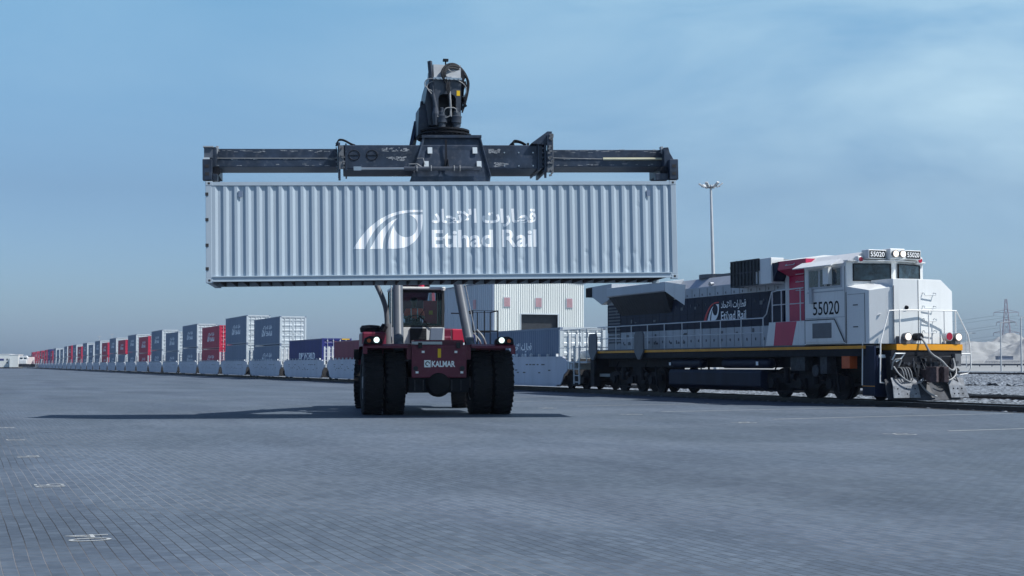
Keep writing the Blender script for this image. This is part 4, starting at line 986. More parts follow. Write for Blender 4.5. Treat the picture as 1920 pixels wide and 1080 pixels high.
    mb = MB(); mb.lathe((-1.6, -1.75, 2.35), (0, 0, 1), [(0, .3), (.12, .32), (.2, .26), (.22, .05)], n=20); mb.cyl((-1.3, -1.45, 2.4), (-1.3, -1.35, 2.55), .1, n=12); mb.build('air_cleaner', M_blk, r, smooth=True)
    mb = MB(); mb.tube([(-1.4, -1.28, 2.0), (-1.45, -1.28, 2.9), (-1.5, -1.38, 3.3), (-1.6, -1.58, 3.75)], .075, smooth=2, n=12); mb.cyl((-1.4, -1.28, 1.8), (-1.4, -1.28, 2.6), .13, n=14); mb.build('exhaust_pipe', M_cham, r, smooth=True)
    mb = MB(); mb.box(-.95, -.9, -2.28, -2.0, 1.55, 1.85); mb.tube([(-1, -2.05, 1.7), (-1.3, -1.9, 1.7)], .02); mb.build('mirror', M_blk, r, bevel=.02)
    mb = MB(); T = lambda *p: mb.tube(p, .018, n=6)
    for x in (-2.8, -1.4):
        T((x, 1.25, 1.5), (x, 1.25, 3.0), (x, 2.0, 3.0), (x, 2.0, 1.5)); T((x, 1.25, 2.4), (x, 2.0, 2.4)); T((x, 1.6, 3.0), (x, 1.6, 1.5))
    T((-2.8, 2.0, 3.0), (-1.4, 2.0, 3.0)); T((-2.8, 1.25, 3.0), (-1.4, 1.25, 3.0)); T((-1.4, .6, 2.92), (-1.4, 1.25, 2.92))
    mb.build('handrail', M_blk, r)
    mb = MB(); mb.box(-3.0, -1.2, 1.0, 2.05, 1.35, 1.5); mb.build('side_platform', M_blk, r)
    mb = MB(); mb.box(-1.6, -1.3, .62, 1.0, 2.05, 2.45); mb.build('side_cover', M_cred, r, bevel=.03)
    mb = MB(); mb.tube([(-.2, 1.2, 2.4), (0, 1.35, 2.2), (-.1, 1.45, 1.95)], .03, smooth=2); mb.tube([(-.2, 1.1, 2.3), (0, 1.25, 2.1), (-.1, 1.3, 1.95)], .025, smooth=2); mb.build('hydraulic_hoses', M_hose, r)
    # rear body
    mb = MB(); mb.box(-7.6, -4.2, -1.0, 1.0, 1.2, 2.3); mb.prism([(-8.0, 1.0), (-8.2, 1.4), (-8.2, 2.3), (-7.4, 2.6), (-6.6, 2.6), (-6.6, 1.0)], 'y', -1.5, 1.5); mb.build('rear_body', M_kred, r, bevel=.05)
    mb = MB(); 
    for s in (-1, 1): mb.prism([(-7.2, 2.3), (-5.2, 2.3), (-6.0, 3.75), (-6.6, 3.75)], 'y', s * .62 - .05, s * .62 + .05)
    mb.build('boom_bracket', M_kred, r)
    # cab (frame posts, glass, dash, seat)
    x0, x1, y0, y1 = -3.75, -2.15, -1.06, .50; zf, zs, zr = 2.02, 2.52, 3.70
    mb = MB(); mb.box(x0, x1, y0, y1, zf, zf + .06); mb.box(x1 - .05, x1, y0, y1, zf + .061, zs); mb.box(x0, x0 + .05, y0, y1, zf + .061, zs + .2)
    for y in (y0, y1 - .05): mb.box(x0 + .051, x1 - .051, y, y + .05, zf + .061, zs)
    cb = mb.build('cab', M_cabw, r, bevel=.01)
    mb = MB(); mb.box(x1 + .002, x1 + .03, y0 + .52, y0 + 1.02, zf + .02, zs - .03); 
    for i in range(5): mb.box(x1 + .031, x1 + .04, y0 + .55, y0 + .99, zf + .08 + i * .075, zf + .10 + i * .075)
    mb.build('cab_vent', M_vent, cb)
    MB().prism([(y1 - .44, zf + .02), (y1 - .40, zs - .02), (y1 - .03, zs - .02), (y1 - .08, zf + .02)], 'x', x1 + .002, x1 + .02).build('shaded_panel', M_cgrey2, cb)  # white cab front turns away here; its shade added as a grey sheet
    MB().box(x1 - .20, x1 - .06, -.22, .08, zs + .125, zs + .13).build('paper_sheet', M_white, cb)
    mb = MB()
    for x, y in ((x1 - .07, y0), (x1 - .07, y1 - .07), (x0, y0), (x0, y1 - .07), ): mb.box(x, x + .07, y, y + .07, zs + .001, zr - .06)
    mb.box(x1 - .07, x1, y0 + .071, y1 - .071, zr - .14, zr - .06); mb.box(x1 - .06, x1 - .005, y0 + .071, y1 - .071, zs + .001, zs + .05)
    mb.box((x0 + x1) / 2 - .03, (x0 + x1) / 2 + .03, y0 + .01, y0 + .05, zs, zr - .06); mb.box((x0 + x1) / 2 - .03, (x0 + x1) / 2 + .03, y1 - .05, y1 - .01, zs, zr - .06)
    mb.build('cab_pillars', M_int, cb)
    mb = MB(); mb.box(x0 - .05, x1 + .12, y0 - .02, y1 + .02, zr - .059, zr + .03); mb.build('cab_roof', M_cabw, cb, bevel=.03)
    for y in (y0 + .06, y1 - .06): MB().box(x1 + .121, x1 + .18, y - .06, y + .06, zr - .08, zr).build('work_light', M_white, cb)
    mb = MB(); mb.box(x1 - .03, x1 - .024, y0 + .071, y1 - .071, zs + .05, zr - .14); mb.build('windscreen', M_glass, cb)
    MB().box(x0 + .08, x1 - .08, y0 + .02, y0 + .026, zs, zr - .07).build('side_glass', M_glass, cb); MB().box(x0 + .08, x1 - .08, y1 - .026, y1 - .02, zs, zr - .07).build('side_glass', M_glass, cb)
    mb = MB(); mb.tube([(x1 + .02, .10, zs - .02), (x1 + .03, -.25, zs + .35)], .012, n=6); mb.tube([(x1 + .025, -.35, zs + .2), (x1 + .03, -.1, zs + .55)], .01, n=6); mb.build('wiper', M_blk, cb)
    mb = MB(); mb.box(-2.75, -2.24, y0 + .1, y1 - .1, zf + .3, zs + .12); mb.cyl((-2.75, -.28, zs - .1), (-2.95, -.28, zs + .22), .03, n=8); mb.build('dashboard', M_int, cb)
    mb = MB(); pts = [(-2.95 + .1 * math.sin(t_), -.28 + .19 * math.cos(t_), zs + .24 + .15 * math.sin(t_)) for t_ in [i * .3927 for i in range(17)]]; mb.tube(pts, .016, n=6); mb.build('steering_wheel', M_rub, cb)
    mb = MB(); mb.box(-3.55, -3.1, -.56, -.04, zf + .3, zf + .44); mb.box(-3.66, -3.56, -.54, -.06, zf + .44, zf + 1.0); mb.build('seat', M_int, cb, bevel=.04)
    mb = MB(); mb.box(-3.6, -3.5, .02, .44, zs + .05, zr - .32); mb.build('rear_cab_panel', M_cred, cb)
    MB().box(-3.45, -3.44, .18, .3, 2.95, 3.07).build('interior_sticker', M_signal, cb)
    mb = MB(); mb.cyl((-3.0, -.1, zr + .03), (-3.0, -.1, zr + .16), .09, n=14); mb.build('beacon', M_cred, cb)
    # boom
    p0 = Vector((-6.3, -.05, 3.45)); p1 = Vector((2.2, -.12, 9.1)); d = (p1 - p0).normalized()
    mb = MB(); mb.beam(p0, p0 + d * 6.3, .86, .95); bo = mb.build('boom', M_boom, r, bevel=.03)
    mb = MB(); mb.beam(p0 + d * 6.0, p1 - d * .5, .70, .78); bi = mb.build('inner_boom', M_boom, bo, bevel=.02)
    # boom head (gooseneck)
    HX, HY = 2.70, -.12
    mb = MB(); w2 = .37
    wb = .36
    hp = [(HX + .40, 9.36), (HX + .50, 8.97), (HX + .46, 8.2), (HX + .42, 7.72), (HX - .4, 7.72), (HX - .9, 8.0), (HX - 1.4, 8.6), (HX - .8, 9.36)]
    for y in (HY - w2, HY + w2 - .05): mb.prism(hp, 'y', y, y + .05)
    mb.prism([(HY - w2 + .051, 8.96), (HY + w2 - .051, 8.96), (HY + w2 - .02, 7.75), (HY + .235, 7.75), (HY + .235, 8.42), (HY + .20, 8.52), (HY + .12, 8.56), (HY - .12, 8.56), (HY - .20, 8.52), (HY - .235, 8.42), (HY - .235, 7.75), (HY - w2 + .02, 7.75)], 'x', HX + .44, HX + .49)
    mb.box(HX - .75, HX + .38, HY - w2 + .051, HY + w2 - .051, 9.30, 9.35); mb.box(HX - .3, HX - .25, HY - w2 + .051, HY + w2 - .051, 7.75, 8.9); mb.box(HX - .25, HX + .43, HY - w2 + .051, HY + w2 - .051, 8.6, 8.64)
    hd = mb.build('boom_head', M_boom, bo)
    mb = MB(); mb.add([(HX + .40, HY - w2 + .01, 9.36), (HX + .40, HY + w2 - .01, 9.36), (HX + .51, HY + w2 - .01, 8.97), (HX + .51, HY - w2 + .01, 8.97), (HX + .35, HY - w2 + .01, 9.36), (HX + .35, HY + w2 - .01, 9.36), (HX + .46, HY + w2 - .01, 8.97), (HX + .46, HY - w2 + .01, 8.97)], [(0, 1, 2, 3), (4, 7, 6, 5), (0, 3, 7, 4), (1, 5, 6, 2), (0, 4, 5, 1), (3, 2, 6, 7)])
    mb.build('worn_front_face', M_boomp, hd)
    mb = MB(); mb.box(HX + .50, HX + .56, HY - w2 - .01, HY + w2 + .01, 8.93, 8.99)
    for i in range(6): mb.cyl((HX + .55, HY - .3 + i * .12, 8.96), (HX + .60, HY - .3 + i * .12, 8.96), .026, n=6)
    mb.build('clamp_bar', M_steel, hd)
    MB().box(HX + .49, HX + .496, HY + .25, HY + .34, 8.52, 8.66).build('warning_sticker', M_signal, hd)
    mb = MB(); mb.prism([(HY - .49, 8.42), (HY - .62, 8.34), (HY - .70, 8.25), (HY - .73, 7.52), (HY - .30, 7.52), (HY - .36, 8.42)], 'x', HX - .8, HX + .05); mb.cyl((HX - .1, HY - .62, 8.3), (HX + .02, HY - .62, 8.42), .045, n=10); mb.build('side_bracket', M_spr, hd, bevel=.01)
    mb = MB(); mb.prism([(HY - .385, 9.2), (HY - .50, 8.8), (HY - .56, 8.4), (HY - .46, 7.75), (HY - .375, 7.75)], 'x', HX - 1.1, HX + .25); mb.build('side_cheek', M_boom, hd, bevel=.01)
    # side strut, damper rods and bundled hoses of the head
    mb = MB(); mb.beam((HX + .40, HY - .46, 9.44), (HX + .47, HY - .38, 8.5), .08, .10); mb.cyl((HX + .48, HY - .38, 8.55), (HX + .52, HY - .30, 8.15), .05, n=12); mb.lathe((HX + .5, HY - .31, 7.72), (0, 0, 1), [(0, .06), (.3, .10), (.45, .07), (.5, .03)], n=12)
    mb.build('damper_rod', M_boom, hd)
    mb = MB(); mb.cyl((HX + .47, HY - .375, 8.5), (HX + .52, HY - .31, 8.15), .035, n=12); mb.build('chrome_rod', M_steel, hd)
    mb = MB(); mb.beam((HX - .8, HY - .66, 8.0), (HX - .5, HY - .88, 7.0), .1, .16); mb.build('tilt_cylinder', M_spr, hd)
    mb = MB(); mb.prism([(HX + .2, 9.3), (HX + .42, 9.2), (HX + .45, 8.75), (HX + .1, 8.2), (HX - .2, 8.6)], 'y', HY + .375, HY + .46)
    rs = random.Random(14)
    for i in range(16): mb.obox((HX + rs.uniform(.1, .45), HY + .47 + rs.uniform(-.02, .05), rs.uniform(8.3, 9.2)), (.08, .06, rs.uniform(.05, .16)), Matrix.Rotation(rs.uniform(-.6, .6), 3, 'X'))
    mb.build('hose_clamp_plate', M_blk, hd)
    mb = MB(); rs = random.Random(9)
    for i in range(9):
        o_ = rs.uniform(-.06, .06); e_ = rs.uniform(-.08, .1)
        mb.tube([(HX + .52, HY + .02 + o_ * .5, 8.85 - abs(e_)), (HX + .60, HY - .14 + o_, 9.05), (HX + .55, HY - .05 + o_, 9.28 + e_ * .4), (HX + .45, HY + .22 + o_, 9.34 + e_), (HX + .35, HY + .46 + o_ * .5, 9.2 + e_), (HX + .3, HY + .58 + abs(o_), 8.95), (HX + .32, HY + .52 + abs(e_) * .6, 8.55), (HX + .35, HY + .42, 8.1)], .022, smooth=2, n=7)
    for i in range(3): mb.tube([(HX + .55, HY + .0 + i * .02, 8.9), (HX + .58, HY - .06 + i * .05, 8.7), (HX + .58, HY + .05, 8.55), (HX + .55, HY + .07, 8.1)], .026, smooth=2, n=7)
    mb.build('hose_bundle', M_rub, hd, smooth=True)
    mb = MB()
    mb.tube([(HX + .57, HY + .05, 8.62), (HX + .60, HY + .07, 8.3), (HX + .55, HY + .09, 7.95)], .03, smooth=2); mb.tube([(HX + .5, HY - .0, 9.34), (HX + .54, HY + .02, 9.2), (HX + .56, HY + .1, 9.14), (HX + .56, HY + .2, 9.16)], .014, smooth=1)
    mb.tube([(HX + .56, HY - .3, 8.95), (HX + .5, HY - .55, 8.95), (HX + .48, HY - .62, 8.8), (HX + .48, HY - .52, 8.68), (HX + .5, HY - .38, 8.62), (HX + .52, HY - .34, 8.4)], .014, smooth=2); mb.tube([(HX + .5, HY - .36, 8.9), (HX + .48, HY - .5, 8.84), (HX + .48, HY - .56, 8.72), (HX + .5, HY - .42, 8.55)], .012, smooth=2)
    mb.tube([(HX + .56, HY + .25, 8.93), (HX + .52, HY + .48, 8.82), (HX + .5, HY + .52, 8.6), (HX + .45, HY + .42, 8.5)], .014, smooth=2)
    mb.tube([(HX + .56, HY - .12, 8.0), (HX + .6, HY - .08, 8.14), (HX + .6, HY + .0, 8.18), (HX + .6, HY + .22, 8.18), (HX + .58, HY + .24, 8.05)], .014, smooth=1); mb.tube([(HX + .56, HY - .3, 8.0), (HX + .58, HY - .26, 7.92), (HX + .6, HY + .06, 7.92), (HX + .6, HY + .07, 8.1)], .012, smooth=1)
    mb.build('pale_hoses', M_hose, hd, smooth=True)
    mb = MB(); mb.box(HX + .3, HX + .42, HY - .1, HY + .04, 9.46, 9.52); mb.cyl((HX + .36, HY - .03, 9.3), (HX + .36, HY - .03, 9.47), .02, n=6); mb.build('camera', M_blk, hd)
    # slew motors on the rotator
    for y in (HY - .14, HY + .24):
        mb = MB(); mb.lathe((HX + .48, y, 7.66), (0, 0, 1), [(0, .10), (.12, .10), (.13, .14), (.26, .14), (.28, .15), (.31, .15), (.33, .10), (.42, .10), (.44, .06), (.52, .06), (.54, .03)], n=20); mb.build('slew_motor', M_boom, hd, smooth=True)
    mb = MB(); mb.lathe((HX, HY, 7.41), (0, 0, 1), [(0, .74), (.05, .76), (.05, .66), (.10, .66), (.10, .71), (.14, .71), (.14, .60), (.2, .60), (.2, .66), (.25, .66), (.25, .3)], n=48)
    for i in range(36): a_ = i * math.pi / 18; mb.cyl((HX + .68 * math.cos(a_), HY + .68 * math.sin(a_), 7.46), (HX + .68 * math.cos(a_), HY + .68 * math.sin(a_), 7.51), .022, n=6)
    mb.build('slew_ring', M_blk, hd)
    # ---------------- spreader: frame x toward the camera, y along the container, origin at its centre
    loc = r.matrix_basis
    sp = MB()
    TX = 1.0
    body = MB()
    body.loft([[(.90, -.90, 6.16), (.90, 1.20, 6.16), (-.88, 1.20, 6.16), (-.88, -.90, 6.16)], [(.90, -.86, 6.30), (.90, 1.22, 6.30), (-.88, 1.22, 6.30), (-.88, -.86, 6.30)], [(.88, -.76, 6.5), (.88, 1.14, 6.5), (-.88, 1.14, 6.5), (-.88, -.76, 6.5)], [(.74, -.50, 7.40), (.74, .94, 7.40), (-.72, .94, 7.40), (-.72, -.50, 7.40)]])
    S = body.build('spreader', M_spr, r, bevel=.02)
    # transform of the spreader in the stacker frame
    Mw = Matrix.Translation(PIV) @ Matrix((CN, CTR, ZR)).transposed().to_4x4() @ Matrix.Translation((0, 0, -6.155))
    Rw = Matrix.Translation(Vector((-2.15, 40.5, 0))) @ Matrix.Rotation(YAW - R(90), 4, 'Z')
    S.matrix_basis = Rw.inverted() @ Mw
    def sub(mb, name, m, bevel=0, smooth=False): return mb.build(name, m, S, bevel=bevel, smooth=smooth)
    mb = MB(); mb.box(.9, .93, -1.06, -1.0, 6.5, 6.9); sub(MB().beam((.93, -.84, 6.3), (.78, -.50, 7.38), .05, .05).beam((.93, 1.20, 6.3), (.78, .95, 7.38), .05, .05).box(.75, .84, -.56, 1.0, 7.34, 7.41), 'body_edge', M_spr)
    mb = MB(); mb.beam((.86, .06, 7.28), (.93, .06, 6.5), .05, .03); mb.tube([(.95, .02, 6.75), (.96, .02, 6.55), (.97, -.15, 6.46), (.97, -.7, 6.47)], .016, smooth=1); mb.tube([(.95, .1, 6.75), (.96, .1, 6.55), (.97, .3, 6.46), (.97, .8, 6.47)], .016, smooth=1); sub(mb, 'centre_conduit', M_blk)
    for y, z in ((-.36, 7.0), (.82, 7.0), (-.46, 6.63), (.92, 6.63)):
        sub(MB().obox((.845 + (7.0 - z) * .13, y, z), (.02, .12, .17), Matrix.Rotation(R(-11), 3, 'Y')), 'white_decal', M_cend)
    mb = MB(); mb.box(-.8, .8, -2.62, 2.62, 6.53, 7.15); sub(mb, 'main_beam', M_spr, bevel=.02)
    # end flanges of the main beam
    for y in (-2.72, 2.68):
        mb = MB(); mb.box(-.9, .9, y - .03, y + .03, 6.44, 7.20); mb.box(-.86, .86, y - .18 * (1 if y > 0 else -1) - .02, y - .18 * (1 if y > 0 else -1) + .02, 6.48, 7.18)
        for i in range(7): mb.cyl((.905, y - .07, 6.45 + i * .12), (.93, y - .07, 6.45 + i * .12), .02, n=6)
        mb.prism([(.7, 6.44), (.86, 6.44), (.78, 6.28)], 'y', y - .03, y + .03)
        sub(mb, 'beam_flange', M_spr)
    mb = MB(); mb.prism([(2.3, 7.18), (2.74, 7.5), (2.86, 7.5), (2.86, 7.42), (2.74, 7.15)], 'x', .3, .9); mb.box(.9, .98, 2.72, 2.86, 6.6, 7.4); sub(mb, 'guide_bracket', M_spr)
    mb = MB(); rs = random.Random(2)
    mb.box(.935, .96, 2.72, 2.88, 6.4, 7.36); mb.box(.91, .945, -2.72, -2.6, 6.5, 7.12)
    for i in range(22): z = rs.uniform(6.3, 7.4); mb.obox((.97, 2.78 + rs.uniform(-.05, .08), z), (.06, .07, .05), Matrix.Rotation(rs.uniform(0, 1), 3, 'X'))
    for i in range(10): z = rs.uniform(6.5, 7.1); mb.obox((.95, -2.62 + rs.uniform(-.05, .03), z), (.05, .05, .04), Matrix.Rotation(rs.uniform(0, 1), 3, 'X'))
    sub(mb, 'valve_block', M_cham)
    for y in (-2.33, -1.87): 
        pts = [(.803, y + .14 * math.cos(t_), 6.88 + .13 * math.sin(t_)) for t_ in [i * math.pi / 10 for i in range(21)]]
        sub(MB().tube(pts, .012, n=6).box(.802, .815, y - .13, y + .13, 6.875, 6.885), 'round_cover', M_blk)
    # scuffs are bare metal patches
    mb = MB(); rs = random.Random(4)
    for (ya, yb, z) in ((-1.65, -1.0, 7.02), (-1.5, -1.05, 6.78), (1.15, 1.45, 6.98), (1.3, 1.6, 6.62)):
        for i in range(26):
            y = rs.uniform(ya, yb); zz = z + rs.uniform(-.05, .05); wd = rs.uniform(.02, .12); mb.add([(.8035, y, zz), (.8035, y + wd, zz + rs.uniform(-.01, .01)), (.8035, y + wd, zz + rs.uniform(.01, .03)), (.8035, y, zz + rs.uniform(.01, .03))], [(0, 1, 2, 3)])
    sub(mb, 'scuff_marks', M_scuff)
    mb = MB()
    for i in range(3):
        for z in (6.6, 6.95): mb.cyl((.80, 1.6 + i * .38, z), (.815, 1.6 + i * .38, z), .02, n=6)
    sub(mb, 'bolts', M_steel)
    # telescopic arms
    for s in (-1, 1):
        ya, yb = sorted((s * 2.76, s * 5.98)); mb = MB(); mb.box(-.55, .66, ya, yb, 6.60, 7.07 if s < 0 else 7.05); arm = sub(mb, 'telescopic_arm', M_spr, bevel=.015)
        mb = MB(); rs2 = random.Random(11 + s)
        for i in range(60):
            y = rs2.uniform(ya, yb - .2); zz = rs2.choice((7.03, 7.0, 6.65, 6.8)) + rs2.uniform(-.03, .02); wd = rs2.uniform(.02, .16); mb.add([(.6625, y, zz), (.6625, y + wd, zz), (.6625, y + wd, zz + .010), (.6625, y, zz + .010)], [(0, 1, 2, 3)])
        sub(mb, 'paint_scratches', M_scuff)
        # end head with twistlock housings
        mb = MB(); e0, e1 = sorted((s * 5.95, s * 6.10))
        mb.prism([(s * 5.84, 7.06), (s * 5.96, 7.07), (s * 6.00, 6.92), (s * 6.08, 6.78), (s * 6.12, 6.70), (s * 6.12, 6.42), (s * 5.84, 6.42)], 'x', -.9, 1.0)
        sub(mb, 'end_beam', M_spr, bevel=.01)
        for sx in (-1, 1):
            mb = MB(); y_a, y_b = sorted((s * 5.93, s * 6.165)); mb.box(min(sx * 1.165, sx * 1.0), max(sx * 1.165, sx * 1.0) + (.06 if sx > 0 else 0), y_a, y_b, 6.18, 6.72)
            mb.box(min(sx * .85, sx * 1.1), max(sx * .85, sx * 1.1), *sorted((s * (5.58 if s > 0 else 5.8), s * 5.92)), 6.18, 6.36)
            tw = sub(mb, 'twistlock_housing', M_spr, bevel=.015)
            sub(MB().box(sx * 1.23 - .005, sx * 1.23 + .003, *sorted((s * 6.0, s * 6.10)), 6.30, 6.38).box(sx * 1.23 - .005, sx * 1.23 + .003, *sorted((s * 6.0, s * 6.10)), 6.50, 6.58), 'housing_slots', M_under)
        sub(MB().prism([(s * 5.80, 7.12), (s * 5.86, 7.12), (s * 5.97, 6.84), (s * 5.86, 6.84)], 'x', .6, .8), 'gusset', M_boomp)
        # flipper arm guide
        sub(MB().cyl((.9, s * 5.85, 6.45), (1.0, s * 5.85, 6.45), .12, n=14), 'guide_roller', M_blk)
    sub(MB().box(.67, 1.05, -6.14, -5.93, 6.78, 7.04), 'end_plate', M_cyl); sub(MB().box(.66, 1.10, -6.16, -5.9, 7.045, 7.075), 'top_plate', M_boomp); sub(MB().box(.9, 1.12, -6.15, -6.0, 6.725, 6.775), 'bare_edge', M_cend)
    # side shift cylinder across the front, rods, hoses
    mb = MB(); mb.cyl((1.02, -1.05, 6.50), (1.02, .75, 6.50), .055, n=14); mb.box(.98, 1.06, .7, .95, 6.45, 6.55); cyl_ = sub(mb, 'side_shift_cylinder', M_boom)
    mb = MB(); mb.cyl((1.02, -2.15, 6.50), (1.02, -1.05, 6.50), .032, n=12); mb.box(.98, 1.06, -2.35, -2.15, 6.45, 6.55); sub(mb, 'cylinder_rod', M_steel)
    mb = MB()
    for y in (-.72, -.35, .25, .4): mb.tube([(1.08, y, 6.43), (1.1, y, 6.5), (1.08, y, 6.57), (1.0, y, 6.58)], .012)
    mb.tube([(.98, -.92, 6.55), (1.0, -.92, 6.62), (1.02, -.7, 6.62), (1.02, -.6, 6.55)], .012); mb.tube([(.9, -.7, 6.78), (.98, -.55, 6.78), (1.0, -.5, 6.6)], .012); sub(mb, 'cylinder_pipes', M_hose)
    sub(MB().cyl((.70, 4.25, 6.80), (.70, 5.95, 6.80), .032, n=12), 'yellowed_rod', mat('cream_rod', (0.52, 0.50, 0.36), .5))
    sub(MB().tube([(.67, 2.9, 6.83), (.68, 3.2, 6.82), (.67, 4.25, 6.80)], .008).cyl((.67, -5.85, 6.82), (.67, -2.75, 6.82), .009, n=6), 'cable', M_hose)
    mb = MB()
    for i in range(5): mb.tube([(.5 + i * .05, 1.75 + i * .03, 7.16), (.5 + i * .05, 1.85, 7.27 + i * .01), (.5 + i * .05, 2.05, 7.27), (.5 + i * .05, 2.2, 7.18)], .018, smooth=2, n=6)
    for i in range(4): mb.tube([(.5 + i * .05, -2.8 + i * .02, 7.16), (.5 + i * .05, -2.75, 7.32), (.5 + i * .05, -2.6, 7.32), (.5 + i * .05, -2.4, 7.20), (.5 + i * .05, -2.3, 7.17)], .018, smooth=2, n=6)
    mb.box(.4, .5, 2.25, 2.3, 7.16, 7.26); mb.box(.4, .5, 2.4, 2.42, 7.16, 7.24); sub(mb, 'hose_loops', M_rub, smooth=True)
    return r
stk = build_stacker()

# the driver, seated behind the wheel
def build_driver():
    base = stk.matrix_basis
    r = empty('person', (0, 0, 0)); 
    Rw = Matrix.Translation(Vector((-2.15, 40.5, 0))) @ Matrix.Rotation(YAW - R(90), 4, 'Z')
    r.matrix_basis = Rw @ Matrix.Translation(Vector((-3.30, -.30, 2.56))) @ Matrix.Scale(1.08, 4)
    tag(r, 'driver in an orange hi-vis vest seated behind the cab windscreen, hands on the wheel', 'person')
    def skin(name, nodes, edges, m, sub=2):
        me = bpy.data.meshes.new(name); me.from_pydata([n[0] for n in nodes], edges, []); me.materials.append(m)
        o = bpy.data.objects.new(name, me); COL.objects.link(o); o.parent = r
        sk = o.modifiers.new('skin', 'SKIN'); 
        lay = me.skin_vertices
        if not lay:
            b = bmesh.new(); b.from_mesh(me); b.verts.layers.skin.verify(); b.to_mesh(me); b.free()
        for i, n in enumerate(nodes):
            me.skin_vertices[0].data[i].radius = (n[1], n[2] if len(n) > 2 else n[1])
        me.skin_vertices[0].data[0].use_root = True
        sb = o.modifiers.new('sub', 'SUBSURF'); sb.levels = sub; sb.render_levels = sub
        return o
    nodes = [((0, 0, .08), .14, .15), ((.0, 0, .28), .13, .15), ((.02, 0, .45), .12, .17), ((.04, 0, .53), .06, .07), ((.06, 0, .60), .055, .055), ((.08, 0, .68), .085, .08), ((.08, 0, .77), .085, .075)]
    edges = [(0, 1), (1, 2), (2, 3), (3, 4), (4, 5), (5, 6)]
    for s in (-1, 1):
        n = len(nodes); nodes += [((.03, s * .2, .46), .065), ((.14, s * .27, .24), .048), ((.34, s * .18, .28), .034), ((.40, s * .17, .30), .036, .02)]
        edges += [(2, n), (n, n + 1), (n + 1, n + 2), (n + 2, n + 3)]
        for q, (dy, ln) in enumerate(((-.03, .06), (-.01, .07), (.01, .065), (.028, .05))):
            k = len(nodes); nodes += [((.45, s * .17 + dy, .305), .011), ((.45 + ln * .6, s * .17 + dy, .29), .009), ((.45 + ln * .5, s * .17 + dy, .26), .008)]; edges += [(n + 3, k), (k, k + 1), (k + 1, k + 2)]
        k = len(nodes); nodes += [((.41, s * .13, .31), .012), ((.44, s * .115, .30), .01)]; edges += [(n + 3, k), (k, k + 1)]
        n = len(nodes); nodes += [((.12, s * .1, .08), .085), ((.45, s * .14, .08), .06), ((.50, s * .14, -.30), .045), ((.6, s * .14, -.36), .04)]
        edges += [(0, n), (n, n + 1), (n + 1, n + 2), (n + 2, n + 3)]
    skin('body', nodes, edges, M_skin)
    skin('vest', [((0, 0, .12), .165, .17), ((0, 0, .28), .15, .175), ((.02, 0, .44), .145, .20), ((.03, 0, .50), .10, .13), ((.04, -.19, .46), .085), ((.12, -.26, .28), .065), ((.04, .19, .46), .085), ((.12, .26, .28), .065)], [(0, 1), (1, 2), (2, 3), (2, 4), (4, 5), (2, 6), (6, 7)], M_vest)
    skin('trousers', [((.02, 0, .08), .15, .16), ((.14, -.1, .08), .1), ((.45, -.14, .08), .075), ((.50, -.14, -.25), .06), ((.14, .1, .08), .1), ((.45, .14, .08), .075), ((.50, .14, -.25), .06)], [(0, 1), (1, 2), (2, 3), (0, 4), (4, 5), (5, 6)], M_trous)
    hr = MB(); hr.lathe((.06, 0, .73), (0, 0, 1), [(0, .10), (.05, .105), (.09, .085), (.115, .03)], n=16); hr.build('hair', M_hair, r, smooth=True)
    fc = MB(); fc.prism([(.155, .70), (.185, .695), (.155, .735)], 'y', -.012, .012); fc.build('nose', M_skin, r)
    for y in (-.033, .033): MB().lathe((.155, y, .735), (1, 0, 0), [(0, .012), (.008, .009), (.010, .002)], n=8).build('eye', M_hair, r)
    MB().box(.15, .163, -.025, .025, .665, .672).build('mouth', M_lensr, r)
    for y in (-.082, .082): MB().lathe((.075, y, .725), (0, 1 if y > 0 else -1, 0), [(0, .025), (.012, .022), (.016, .01)], n=8).build('ear', M_skin, r)
    for y in (-.09, .09): MB().tube([(.15, y, .2), (.165, y, .34), (.12, y, .52)], .02, n=6).build('reflective_strip', M_refl, r)
build_driver()

